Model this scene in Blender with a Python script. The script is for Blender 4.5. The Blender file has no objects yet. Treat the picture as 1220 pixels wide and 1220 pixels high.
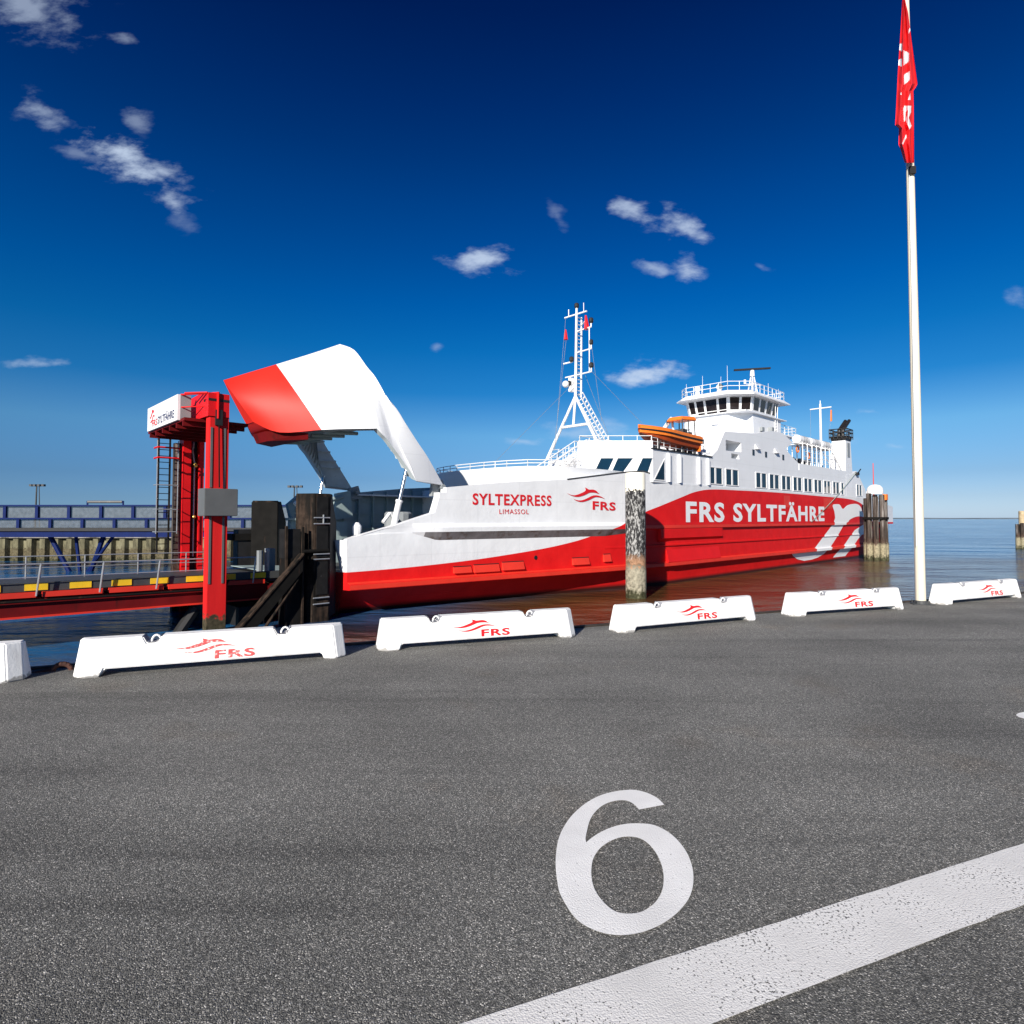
import bpy, bmesh, math, random
from mathutils import Vector, Matrix, noise
random.seed(7)
R = math.radians
C = bpy.context.scene.collection
SC = bpy.context.scene

# ------------------------------------------------------------------ camera
EYE = 1.6
cam_d = bpy.data.cameras.new('camera'); cam = bpy.data.objects.new('camera', cam_d); C.objects.link(cam)
cam.location = (0, 0, EYE); cam.rotation_euler = (R(90 + 2.063), 0, 0)
cam_d.sensor_width = 36; cam_d.lens = 36 * 720 / 1220
cam_d.shift_y = -0.0147; cam_d.clip_start = 0.1; cam_d.clip_end = 60000
SC.camera = cam

# ------------------------------------------------------------------ light
SUN_EL = R(24); SUN_AZ = math.atan2(-0.382, -0.924)          # towards the sun: behind the camera, a little to the left
SUN_DIR = Vector((math.sin(SUN_AZ) * math.cos(SUN_EL), math.cos(SUN_AZ) * math.cos(SUN_EL), math.sin(SUN_EL)))
sun_d = bpy.data.lights.new('sun', 'SUN'); sun_d.energy = 4.85; sun_d.angle = R(0.53); sun_d.color = (1, 0.93, 0.83)
sun = bpy.data.objects.new('sun', sun_d); C.objects.link(sun)
sun.rotation_euler = SUN_DIR.to_track_quat('Z', 'Y').to_euler()
SC.view_settings.view_transform = 'Standard'; SC.view_settings.look = 'None'
SC.view_settings.exposure = 0.55; SC.view_settings.gamma = 1; SC.view_settings.use_curve_mapping = False

def lin(c):
    return tuple(((v / 255) / 12.92 if v / 255 <= 0.04045 else ((v / 255 + 0.055) / 1.055) ** 2.4) for v in c)

# ------------------------------------------------------------------ sky
W = bpy.data.worlds.new('World'); SC.world = W; W.use_nodes = True
nt = W.node_tree; N = nt.nodes; L = nt.links; N.clear()
def nd(t, **k):
    n = N.new(t)
    for a, b in k.items(): setattr(n, a, b)
    return n
def mth(op, a, b=None, clamp=False):
    n = nd('ShaderNodeMath', operation=op, use_clamp=clamp)
    for i, v in enumerate((a, b)):
        if v is None: continue
        if isinstance(v, (int, float)): n.inputs[i].default_value = v
        else: L.new(v, n.inputs[i])
    return n.outputs[0]
out = nd('ShaderNodeOutputWorld'); bg = nd('ShaderNodeBackground'); bg.inputs[1].default_value = 0.1
L.new(bg.outputs[0], out.inputs[0])
sky = nd('ShaderNodeTexSky', sky_type='NISHITA', sun_disc=False)
sky.sun_elevation = SUN_EL; sky.sun_rotation = SUN_AZ; sky.air_density = 1.0; sky.dust_density = 0.4; sky.ozone_density = 2.0
tc = nd('ShaderNodeTexCoord'); sx = nd('ShaderNodeSeparateXYZ'); L.new(tc.outputs['Generated'], sx.inputs[0])
# polarised sky: the blue deepens with height above the horizon
ramp = nd('ShaderNodeValToRGB'); L.new(sx.outputs[2], ramp.inputs[0])
SKYSTOPS = [(0.0, (0.4658, 0.6442, 1.1476)), (0.0309, (0.3592, 0.4906, 0.8371)), (0.0639, (0.2779, 0.4166, 0.6812)), (0.1353, (0.2467, 0.4831, 0.6926)), (0.2025, (0.0444, 0.331, 0.6141)), (0.2672, (0.0103, 0.2926, 0.5963)), (0.3351, (0.0, 0.2481, 0.583)), (0.4025, (0.0, 0.2064, 0.5305)), (0.4643, (0.0, 0.1709, 0.4737)), (0.5203, (0.0, 0.1338, 0.4026)), (0.5706, (0.0, 0.1046, 0.3525)), (0.6154, (0.0, 0.0838, 0.304)), (0.6552, (0.0, 0.0643, 0.2584)), (1.0, (0.0, 0.0643, 0.2584))]
#SKYSTOPS#
el = ramp.color_ramp.elements
while len(el) < len(SKYSTOPS): el.new(0.5)
for e, (p, c) in zip(el, SKYSTOPS): e.position = p; e.color = (*c, 1)
mul = nd('ShaderNodeMix', data_type='RGBA', blend_type='MULTIPLY'); mul.inputs[0].default_value = 1
L.new(sky.outputs[0], mul.inputs[6]); L.new(ramp.outputs[0], mul.inputs[7])
# the horizon is paler towards the open sea on the right than over the harbour on the left
azr = nd('ShaderNodeMapRange', interpolation_type='SMOOTHSTEP'); L.new(sx.outputs[0], azr.inputs[0]); azr.inputs[1].default_value = 0.55; azr.inputs[2].default_value = -0.55
lowr = nd('ShaderNodeMapRange', interpolation_type='SMOOTHSTEP'); L.new(sx.outputs[2], lowr.inputs[0]); lowr.inputs[1].default_value = 0.25; lowr.inputs[2].default_value = 0.0
mul2 = nd('ShaderNodeMix', data_type='RGBA', blend_type='MULTIPLY'); L.new(mth('MULTIPLY', azr.outputs[0], lowr.outputs[0]), mul2.inputs[0])
L.new(mul.outputs[2], mul2.inputs[6]); mul2.inputs[7].default_value = (0.50, 0.70, 0.86, 1)
col = mul2.outputs[2]
# small fair-weather clouds, placed by compass bearing and height in the sky
ysafe = mth('MAXIMUM', sx.outputs[1], 0.02)
uv = nd('ShaderNodeCombineXYZ'); L.new(mth('DIVIDE', sx.outputs[0], ysafe), uv.inputs[0]); L.new(mth('DIVIDE', sx.outputs[2], ysafe), uv.inputs[1])
nz = nd('ShaderNodeTexNoise'); nz.inputs['Scale'].default_value = 21; nz.inputs['Detail'].default_value = 10; nz.inputs['Roughness'].default_value = 0.60
cm = nd('ShaderNodeMapping'); cm.inputs['Scale'].default_value = (0.75, 1.5, 1); cm.inputs['Rotation'].default_value = (0, 0, R(20)); L.new(uv.outputs[0], cm.inputs[0]); L.new(cm.outputs[0], nz.inputs['Vector'])
nz2 = nd('ShaderNodeTexNoise'); nz2.inputs['Scale'].default_value = 9; nz2.inputs['Detail'].default_value = 3; L.new(uv.outputs[0], nz2.inputs['Vector'])
off = nd('ShaderNodeVectorMath', operation='SUBTRACT'); L.new(nz2.outputs['Color'], off.inputs[0]); off.inputs[1].default_value = (0.5, 0.5, 0.5)
sc_ = nd('ShaderNodeVectorMath', operation='SCALE'); L.new(off.outputs[0], sc_.inputs[0]); sc_.inputs['Scale'].default_value = 0.06
warp = nd('ShaderNodeVectorMath', operation='ADD'); L.new(uv.outputs[0], warp.inputs[0]); L.new(sc_.outputs[0], warp.inputs[1])
CLOUDS = [  # bearing tangent, height tangent, radii, tilt, density
    (-0.83, 0.87, .11, .050, -15, .52), (-0.66, 0.815, .022, .011, -20, .4), (-0.80, 0.69, .05, .024, -25, .5), (-0.652, 0.60, .095, .034, -26, 1.0),
    (-0.588, 0.585, .052, .022, -26, .72), (-0.572, 0.533, .042, .020, -15, .7), (-0.63, 0.675, .036, .018, -35, .36), (-0.73, 0.61, .05, .012, -10, .3),
    (-0.05, 0.43, .058, .020, -6, .95), (0.205, 0.520, .052, .022, -16, .8), (0.290, 0.498, .046, .022, -24, .85), (0.285, 0.428, .032, .023, 0, .85),
    (0.238, 0.430, .024, .012, 5, .6), (0.22, 0.245, .066, .022, -3, 1.0), (0.075, 0.52, .012, .036, 30, .22), (-0.80, 0.260, .06, .010, -3, .55),
    (0.842, 0.370, .022, .018, 0, .35), (0.42, 0.42, .015, .009, 0, .35), (0.12, 0.145, .085, .022, 0, .45), (0.02, 0.125, .03, .008, 0, .45),
    (0.60, 0.178, .020, .007, 0, .35), (0.64, 0.125, .022, .006, 0, .3), (-0.12, 0.288, .010, .010, 0, .3), (0.55, 0.13, .03, .006, 0, .25), (-0.56, 0.50, .03, .02, 0, .2)]
dens = None
for (cu, cv, ru, rv, rot, dn) in CLOUDS:
    mp = nd('ShaderNodeMapping', vector_type='TEXTURE'); mp.inputs['Location'].default_value = (cu, cv, 0)
    mp.inputs['Rotation'].default_value = (0, 0, R(rot)); mp.inputs['Scale'].default_value = (ru * 1.15, rv * 1.2, 1)
    L.new(warp.outputs[0], mp.inputs[0])
    ln = nd('ShaderNodeVectorMath', operation='LENGTH'); L.new(mp.outputs[0], ln.inputs[0])
    d = mth('SUBTRACT', 1.0, ln.outputs['Value'])
    d = mth('ADD', d, mth('MULTIPLY', mth('SUBTRACT', nz.outputs[0], 0.5), 2.9))
    mr = nd('ShaderNodeMapRange', interpolation_type='SMOOTHSTEP'); L.new(d, mr.inputs[0]); mr.inputs[1].default_value = 0.0; mr.inputs[2].default_value = 1.25
    lim = nd('ShaderNodeMapRange', interpolation_type='SMOOTHSTEP'); L.new(ln.outputs['Value'], lim.inputs[0])
    lim.inputs[1].default_value = 1.75; lim.inputs[2].default_value = 0.75
    d = mth('MULTIPLY', mth('MULTIPLY', mr.outputs[0], lim.outputs[0]), dn)
    dens = d if dens is None else mth('MAXIMUM', dens, d)
dens = mth('MULTIPLY', dens, mth('GREATER_THAN', sx.outputs[1], 0.05))
cmix = nd('ShaderNodeMix', data_type='RGBA'); L.new(mth('MULTIPLY', dens, 0.82), cmix.inputs[0]); L.new(col, cmix.inputs[6]); cmix.inputs[7].default_value = (4.2, 5.0, 6.2, 1)
L.new(cmix.outputs[2], bg.inputs[0])

# ------------------------------------------------------------------ materials
def mat(name, col, rough=0.5, var=0.12, vscale=3.0, bump=0.0, bscale=20.0, metal=0.0, dirt=None, dscale=1.5, dth=0.6, spec=0.5, streak=0, dist=0.02):
    m = bpy.data.materials.new(name); m.use_nodes = True; t = m.node_tree; n = t.nodes; l = t.links
    p = n['Principled BSDF']; p.inputs['Roughness'].default_value = rough; p.inputs['IOR'].default_value = 1.45; p.inputs['Metallic'].default_value = metal
    p.inputs['Specular IOR Level'].default_value = spec
    tcn = n.new('ShaderNodeTexCoord')
    v = tcn.outputs['Object']
    nz = n.new('ShaderNodeTexNoise'); nz.inputs['Scale'].default_value = vscale; nz.inputs['Detail'].default_value = 6; l.new(v, nz.inputs['Vector'])
    rp = n.new('ShaderNodeValToRGB'); l.new(nz.outputs[0], rp.inputs[0])
    rp.color_ramp.elements[0].position = 0.3; rp.color_ramp.elements[1].position = 0.7
    rp.color_ramp.elements[0].color = (*[c * (1 - var) for c in col], 1); rp.color_ramp.elements[1].color = (*[min(1, c * (1 + var)) for c in col], 1)
    c = rp.outputs[0]
    if dirt:
        mp = n.new('ShaderNodeMapping'); l.new(v, mp.inputs[0]); mp.inputs['Scale'].default_value = (1, 1, 0.12) if streak else (1, 1, 1)
        n2 = n.new('ShaderNodeTexNoise'); n2.inputs['Scale'].default_value = dscale; n2.inputs['Detail'].default_value = 9; n2.inputs['Roughness'].default_value = .65; l.new(mp.outputs[0], n2.inputs['Vector'])
        r2 = n.new('ShaderNodeMapRange'); l.new(n2.outputs[0], r2.inputs[0]); r2.inputs[1].default_value = dth; r2.inputs[2].default_value = dth + 0.12
        mx = n.new('ShaderNodeMix'); mx.data_type = 'RGBA'; l.new(r2.outputs[0], mx.inputs[0]); l.new(c, mx.inputs[6]); mx.inputs[7].default_value = (*dirt, 1); c = mx.outputs[2]
    l.new(c, p.inputs['Base Color'])
    if bump:
        n3 = n.new('ShaderNodeTexNoise'); n3.inputs['Scale'].default_value = bscale; n3.inputs['Detail'].default_value = 4; l.new(v, n3.inputs['Vector'])
        b = n.new('ShaderNodeBump'); b.inputs['Strength'].default_value = bump; b.inputs['Distance'].default_value = dist; l.new(n3.outputs[0], b.inputs['Height']); l.new(b.outputs[0], p.inputs['Normal'])
    return m
RED = (0.66, 0.011, 0.012)
M = {}
M['white'] = mat('ship_white_paint', (.75, .765, .79), .42, .03, .6, .12, 1.3, dirt=(.60, .57, .52), dscale=1.3, dth=.665, streak=1)
M['white_steel'] = mat('white_painted_steel', (.80, .80, .80), .45, .03)
M['red'] = mat('red_paint', RED, .5, .06, .8, .1, 1.5, dirt=(.44, .010, .011), dscale=1.2, dth=.66, streak=1, spec=.15)
M['crimson'] = mat('weathered_red_steel', (.60, .010, .013), .40, .10, 1.2, .1, 3, dirt=(.20, .012, .012), dscale=2.4, dth=.62, streak=1, spec=.2)
M['orange_red'] = mat('red_rail_paint', (.68, .035, .018), .5, .08, 1.0, dirt=(.3, .03, .02), dscale=3, dth=.68)
M['dark_red'] = mat('dark_red_steel', (.13, .006, .007), .6, .25, 1.0, dirt=(.06, .008, .007), dscale=1.5, dth=.56, streak=1, spec=.15)
M['darkgrey'] = mat('dark_grey_steel', (.05, .053, .056), .6, .2, 2, .15, 6)
M['black'] = mat('black_rubber', (.012, .012, .013), .6, .2, 3)
M['blacksteel'] = mat('tarred_steel', (.008, .0075, .007), .8, .3, 2, .3, 5, dirt=(.06, .032, .02), dscale=2.6, dth=.60, streak=1, spec=.15)
M['brownsteel'] = mat('rusty_steel', (.040, .027, .020), .85, .45, 4, .4, 10, dirt=(.009, .008, .007), dscale=3.0, dth=.44, streak=1, spec=.15)
M['scuffed'] = mat('scuffed_fender_plate', (.014, .0135, .0135), .6, .3, 3, .3, 6, dirt=(.30, .30, .31), dscale=1.9, dth=.67, spec=.2)
M['grey'] = mat('grey_steel_plate', (.115, .118, .118), .42, .10, 1.2, .08, 4, dirt=(.19, .19, .185), dscale=.9, dth=.6, streak=1)
M['greygreen'] = mat('grey_green_paint', (.29, .37, .375), .5, .1, 1.5, .1, 3, dirt=(.09, .11, .11), dscale=1.5, dth=.64, streak=1)
M['lining'] = mat('visor_lining_paint', (.46, .52, .54), .5, .12, 1.5, dirt=(.14, .16, .16), dscale=1.5, dth=.62)
M['lightgrey'] = mat('light_grey_paint', (.25, .27, .28), .5, .08, 2)
M['galv'] = mat('galvanised_steel', (.42, .43, .44), .4, .12, 4, metal=.5)
M['chrome'] = mat('polished_piston', (.6, .6, .62), .2, .05, 4, metal=1)
M['glass'] = mat('dark_tinted_glass', (.004, .022, .045), .07, .3, .6, spec=.35)
M['darkglass'] = mat('bridge_glass', (.018, .014, .014), .08, .35, 1.2, spec=.5)
M['orange'] = mat('lifeboat_orange', (.82, .20, .02), .5, .12, 2)
M['orange_d'] = mat('dark_orange_grp', (.38, .06, .012), .5, .15, 2)
M['yellow'] = mat('hazard_yellow', (.80, .52, .02), .5, .08, 3)
M['blue'] = mat('blue_painted_steel', (.003, .013, .085), .6, .15, 2, spec=.15)
M['panel'] = mat('grey_mesh_panel', (.115, .135, .155), .6, .25, 3, dirt=(.06, .07, .08), dscale=3, dth=.54)
M['rope'] = mat('rope', (.36, .42, .36), .8, .2, 30)
M['rust'] = mat('rust', (.07, .026, .018), .8, .4, 9, .4, 25)
M['cream'] = mat('cream_mast_paint', (.72, .66, .52), .4, .04, 1.0, dirt=(.60, .52, .38), dscale=2, dth=.66, streak=1)
M['logo_red'] = mat('red_lettering', (.62, .012, .018), .45, .05)
M['faded_red'] = mat('faded_red_stencil', (.55, .08, .08), .7, .1, 12, dirt=(.78, .72, .70), dscale=26, dth=.52)
M['letter_white'] = mat('white_lettering', (.82, .83, .85), .4, .03)
M['letter_blue'] = mat('dark_blue_lettering', (.02, .03, .10), .5, .1)
M['brass'] = mat('brass', (.75, .48, .12), .35, .1, metal=.8)
M['stack'] = mat('sooty_black', (.015, .014, .014), .5, .3)
M['greytank'] = mat('shaded_white_paint', (.62, .63, .65), .5, .05)
def barrier_mat():
    m = mat('white_painted_concrete', (.82, .82, .815), .75, .05, 5, .45, 55, dirt=(.20, .19, .17), dscale=9, dth=.72, dist=.006)
    t = m.node_tree; n = t.nodes; l = t.links; p = n['Principled BSDF']; c = p.inputs['Base Color'].links[0].from_socket
    tcn = n.new('ShaderNodeTexCoord'); sx_ = n.new('ShaderNodeSeparateXYZ'); l.new(tcn.outputs['Object'], sx_.inputs[0])
    oi = n.new('ShaderNodeObjectInfo'); ad = n.new('ShaderNodeVectorMath'); ad.operation = 'ADD'; l.new(tcn.outputs['Object'], ad.inputs[0]); l.new(oi.outputs['Location'], ad.inputs[1])
    nz_ = n.new('ShaderNodeTexNoise'); nz_.inputs['Scale'].default_value = 14; nz_.inputs['Detail'].default_value = 7; l.new(ad.outputs[0], nz_.inputs['Vector'])
    a = n.new('ShaderNodeMath'); a.operation = 'MULTIPLY_ADD'; l.new(nz_.outputs[0], a.inputs[0]); a.inputs[1].default_value = -.14; l.new(sx_.outputs[2], a.inputs[2])       # grime and chipped paint along the foot
    r = n.new('ShaderNodeMapRange'); l.new(a.outputs[0], r.inputs[0]); r.inputs[1].default_value = -.035; r.inputs[2].default_value = -.055; r.inputs[4].default_value = .75
    mx = n.new('ShaderNodeMix'); mx.data_type = 'RGBA'; l.new(r.outputs[0], mx.inputs[0]); l.new(c, mx.inputs[6]); mx.inputs[7].default_value = (.17, .16, .145, 1)
    # rain streaks and scuffs, different on each block
    mp_ = n.new('ShaderNodeMapping'); l.new(ad.outputs[0], mp_.inputs[0]); mp_.inputs['Scale'].default_value = (1, 1, .15)
    n2_ = n.new('ShaderNodeTexNoise'); n2_.inputs['Scale'].default_value = 7; n2_.inputs['Detail'].default_value = 8; l.new(mp_.outputs[0], n2_.inputs['Vector'])
    r2_ = n.new('ShaderNodeMapRange'); l.new(n2_.outputs[0], r2_.inputs[0]); r2_.inputs[1].default_value = .56; r2_.inputs[2].default_value = .8; r2_.inputs[4].default_value = .55
    m2_ = n.new('ShaderNodeMix'); m2_.data_type = 'RGBA'; l.new(r2_.outputs[0], m2_.inputs[0]); l.new(mx.outputs[2], m2_.inputs[6]); m2_.inputs[7].default_value = (.46, .44, .41, 1)
    l.new(m2_.outputs[2], p.inputs['Base Color']); return m
M['barrier'] = barrier_mat()
M['barrier_dark'] = mat('recess_shade_paint', (.24, .25, .28), .85, .2, 12, .4, 40)

def hull_mat():      # white topsides over red: the paint line is a curve along the ship's length
    m = mat('hull_paint', (.71, .725, .75), .5, .06, .5, .6, 1.3, dist=.05, spec=.15)
    t = m.node_tree; n = t.nodes; l = t.links; p = n['Principled BSDF']
    white = p.inputs['Base Color'].links[0].from_socket
    tcn = n.new('ShaderNodeTexCoord'); s = n.new('ShaderNodeSeparateXYZ'); l.new(tcn.outputs['Object'], s.inputs[0])
    dv = n.new('ShaderNodeMath'); dv.operation = 'DIVIDE'; l.new(s.outputs[0], dv.inputs[0]); dv.inputs[1].default_value = 100
    fc = n.new('ShaderNodeFloatCurve'); l.new(dv.outputs[0], fc.inputs[1])
    pts = [(0, 4.6), (11, 4.7), (13.5, 6.0), (15.1, 6.88), (18.3, 7.42), (22, 7.61), (30.7, 7.68), (40.7, 7.74), (51.2, 7.68), (56.4, 7.58), (58.3, 7.39), (60.9, 6.84), (63.7, 6.13), (66.1, 5.5),
           (67.3, 5.0), (70, 4.25), (73.4, 3.48), (78, 2.92), (83.7, 2.5), (89.5, 2.32), (100, 2.3)]
    cv = fc.mapping.curves[0]; fc.mapping.use_clip = False
    while len(cv.points) < len(pts): cv.points.new(0.5, 0.5)
    for q, (a, z) in zip(cv.points, pts): q.location = (a / 100, z / 10); q.handle_type = 'AUTO_CLAMPED'
    fc.mapping.update()
    mu = n.new('ShaderNodeMath'); mu.operation = 'MULTIPLY'; l.new(fc.outputs[0], mu.inputs[0]); mu.inputs[1].default_value = 10
    sb = n.new('ShaderNodeMath'); sb.operation = 'SUBTRACT'; l.new(mu.outputs[0], sb.inputs[0]); l.new(s.outputs[2], sb.inputs[1])
    st = n.new('ShaderNodeMapRange'); l.new(sb.outputs[0], st.inputs[0]); st.inputs[1].default_value = -.01; st.inputs[2].default_value = .01
    nz = n.new('ShaderNodeTexNoise'); nz.inputs['Scale'].default_value = .9; nz.inputs['Detail'].default_value = 7; l.new(tcn.outputs['Object'], nz.inputs['Vector'])
    rr = n.new('ShaderNodeValToRGB'); l.new(nz.outputs[0], rr.inputs[0]); rr.color_ramp.elements[0].position = .3; rr.color_ramp.elements[1].position = .72
    rr.color_ramp.elements[0].color = (.60, .009, .010, 1); rr.color_ramp.elements[1].color = (.70, .014, .014, 1)
    wl = n.new('ShaderNodeMapRange'); l.new(s.outputs[2], wl.inputs[0]); wl.inputs[1].default_value = .40; wl.inputs[2].default_value = .15     # boot topping, wet and fouled
    mb = n.new('ShaderNodeMix'); mb.data_type = 'RGBA'; l.new(wl.outputs[0], mb.inputs[0]); l.new(rr.outputs[0], mb.inputs[6]); mb.inputs[7].default_value = (.05, .012, .010, 1)
    mx = n.new('ShaderNodeMix'); mx.data_type = 'RGBA'; l.new(st.outputs[0], mx.inputs[0]); l.new(white, mx.inputs[6]); l.new(mb.outputs[2], mx.inputs[7])
    l.new(mx.outputs[2], p.inputs['Base Color'])
    return m
M['hull'] = hull_mat()

def seams(m, dx, dz, depth=.94):
    """weld seams between hull plates: fine lines at regular plate widths"""
    t = m.node_tree; n = t.nodes; l = t.links; p = n['Principled BSDF']; c = p.inputs['Base Color'].links[0].from_socket
    tcn = n.new('ShaderNodeTexCoord'); sx_ = n.new('ShaderNodeSeparateXYZ'); l.new(tcn.outputs['Object'], sx_.inputs[0]); lines = []
    for k, d in ((0, dx), (2, dz)):
        pg = n.new('ShaderNodeMath'); pg.operation = 'PINGPONG'; l.new(sx_.outputs[k], pg.inputs[0]); pg.inputs[1].default_value = d / 2
        r = n.new('ShaderNodeMapRange'); l.new(pg.outputs[0], r.inputs[0]); r.inputs[1].default_value = .015; r.inputs[2].default_value = .04; r.inputs[3].default_value = depth; r.inputs[4].default_value = 1; lines.append(r.outputs[0])
    mu = n.new('ShaderNodeMath'); mu.operation = 'MULTIPLY'; l.new(lines[0], mu.inputs[0]); l.new(lines[1], mu.inputs[1])
    vs = n.new('ShaderNodeVectorMath'); vs.operation = 'SCALE'; l.new(c, vs.inputs[0]); l.new(mu.outputs[0], vs.inputs['Scale']); l.new(vs.outputs[0], p.inputs['Base Color'])
seams(M['hull'], 3.1, 1.55); seams(M['white'], 2.7, 1.45)
def asphalt_mat():
    m = bpy.data.materials.new('asphalt'); m.use_nodes = True; t = m.node_tree; n = t.nodes; l = t.links; p = n['Principled BSDF']
    tcn = n.new('ShaderNodeTexCoord'); v = tcn.outputs['Object']
    vo = n.new('ShaderNodeTexVoronoi'); vo.inputs['Scale'].default_value = 215; l.new(v, vo.inputs['Vector'])
    sp = n.new('ShaderNodeSeparateColor'); l.new(vo.outputs['Color'], sp.inputs[0])
    rp = n.new('ShaderNodeValToRGB'); l.new(sp.outputs[0], rp.inputs[0]); e = rp.color_ramp.elements
    e[0].position = 0; e[0].color = (.058, .059, .056, 1); e[1].position = 1; e[1].color = (.72, .70, .66, 1)
    for ps, c in ((.50, (.135, .135, .128)), (.82, (.230, .227, .212)), (.955, (.40, .39, .36))): x = e.new(ps); x.color = (*c, 1)
    # wide tonal patches, tyre-worn bands along the lanes and a few brownish stains
    mp = n.new('ShaderNodeMapping'); l.new(v, mp.inputs[0]); mp.inputs['Rotation'].default_value = (0, 0, R(-21)); mp.inputs['Scale'].default_value = (.12, .9, 1)
    b1 = n.new('ShaderNodeTexNoise'); b1.inputs['Scale'].default_value = 1.1; b1.inputs['Detail'].default_value = 6; l.new(mp.outputs[0], b1.inputs['Vector'])
    b2 = n.new('ShaderNodeTexNoise'); b2.inputs['Scale'].default_value = .7; b2.inputs['Detail'].default_value = 7; l.new(v, b2.inputs['Vector'])
    def rng(s, a, b, c, d):
        r = n.new('ShaderNodeMapRange'); l.new(s, r.inputs[0])
        for i, q in enumerate((a, b, c, d)): r.inputs[i + 1].default_value = q
        return r.outputs[0]
    k = n.new('ShaderNodeMath'); k.operation = 'MULTIPLY'; l.new(rng(b1.outputs[0], .30, .70, .78, 1.2), k.inputs[0]); l.new(rng(b2.outputs[0], .3, .7, .82, 1.18), k.inputs[1])
    vs = n.new('ShaderNodeVectorMath'); vs.operation = 'SCALE'; l.new(rp.outputs[0], vs.inputs[0]); l.new(k.outputs[0], vs.inputs['Scale'])
    b3 = n.new('ShaderNodeTexNoise'); b3.inputs['Scale'].default_value = .9; b3.inputs['Detail'].default_value = 8
    m3 = n.new('ShaderNodeMapping'); l.new(v, m3.inputs[0]); m3.inputs['Location'].default_value = (3.3, 1.7, 0); l.new(m3.outputs[0], b3.inputs['Vector'])
    mx = n.new('ShaderNodeMix'); mx.data_type = 'RGBA'; mx.blend_type = 'MULTIPLY'; l.new(rng(b3.outputs[0], .60, .74, 0, .35), mx.inputs[0]); l.new(vs.outputs[0], mx.inputs[6]); mx.inputs[7].default_value = (.85, .66, .48, 1)
    mt = n.new('ShaderNodeMapping'); l.new(v, mt.inputs[0]); mt.inputs['Rotation'].default_value = (0, 0, R(-8)); mt.inputs['Scale'].default_value = (.07, 1.5, 1); mt.inputs['Location'].default_value = (1.3, .4, 0)
    tn = n.new('ShaderNodeTexNoise'); tn.inputs['Scale'].default_value = 1.5; tn.inputs['Detail'].default_value = 4; l.new(mt.outputs[0], tn.inputs['Vector'])
    tx = n.new('ShaderNodeMix'); tx.data_type = 'RGBA'; tx.blend_type = 'MULTIPLY'; l.new(rng(tn.outputs[0], .57, .68, 0, .42), tx.inputs[0]); l.new(mx.outputs[2], tx.inputs[6]); tx.inputs[7].default_value = (.45, .45, .46, 1); mx = tx
    l.new(mx.outputs[2], p.inputs['Base Color']); p.inputs['Roughness'].default_value = .85; p.inputs['Specular IOR Level'].default_value = .3
    h1 = n.new('ShaderNodeTexNoise'); h1.inputs['Scale'].default_value = 90; h1.inputs['Detail'].default_value = 3; l.new(v, h1.inputs['Vector'])
    ad = n.new('ShaderNodeMath'); ad.operation = 'SUBTRACT'; l.new(h1.outputs[0], ad.inputs[0]); l.new(vo.outputs['Distance'], ad.inputs[1])
    bp = n.new('ShaderNodeBump'); bp.inputs['Strength'].default_value = .7; bp.inputs['Distance'].default_value = .005; l.new(ad.outputs[0], bp.inputs['Height']); l.new(bp.outputs[0], p.inputs['Normal'])
    return m
M['asphalt'] = asphalt_mat()

def road_paint(name, col, wear):
    m = bpy.data.materials.new(name); m.use_nodes = True; t = m.node_tree; n = t.nodes; l = t.links; p = n['Principled BSDF']
    tcn = n.new('ShaderNodeTexCoord'); v = tcn.outputs['Object']
    a = n.new('ShaderNodeTexNoise'); a.inputs['Scale'].default_value = 95; a.inputs['Detail'].default_value = 4; l.new(v, a.inputs['Vector'])
    b = n.new('ShaderNodeTexNoise'); b.inputs['Scale'].default_value = 3; b.inputs['Detail'].default_value = 5; l.new(v, b.inputs['Vector'])
    s = n.new('ShaderNodeMath'); s.operation = 'MULTIPLY_ADD'; l.new(b.outputs[0], s.inputs[0]); s.inputs[1].default_value = .45; l.new(a.outputs[0], s.inputs[2])
    r = n.new('ShaderNodeMapRange'); l.new(s.outputs[0], r.inputs[0]); r.inputs[1].default_value = wear; r.inputs[2].default_value = wear + .05
    tn = n.new('ShaderNodeMapRange'); l.new(b.outputs[0], tn.inputs[0]); tn.inputs[1].default_value = .3; tn.inputs[2].default_value = .7; tn.inputs[3].default_value = .86; tn.inputs[4].default_value = 1.06
    vs = n.new('ShaderNodeVectorMath'); vs.operation = 'SCALE'; vs.inputs[0].default_value = col; l.new(tn.outputs[0], vs.inputs['Scale'])
    mx = n.new('ShaderNodeMix'); mx.data_type = 'RGBA'; l.new(r.outputs[0], mx.inputs[0]); l.new(vs.outputs[0], mx.inputs[6]); mx.inputs[7].default_value = (.09, .09, .088, 1); l.new(mx.outputs[2], p.inputs['Base Color'])
    p.inputs['Roughness'].default_value = .7
    vo = n.new('ShaderNodeTexVoronoi'); vo.inputs['Scale'].default_value = 140; l.new(v, vo.inputs['Vector'])
    bp = n.new('ShaderNodeBump'); bp.inputs['Strength'].default_value = .4; bp.inputs['Distance'].default_value = .004; l.new(vo.outputs['Distance'], bp.inputs['Height']); bp.invert = True; l.new(bp.outputs[0], p.inputs['Normal'])
    return m
M['paint6'] = road_paint('number_paint', (.90, .90, .89), .91)
M['line'] = road_paint('worn_line_paint', (.80, .795, .78), .835)

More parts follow.
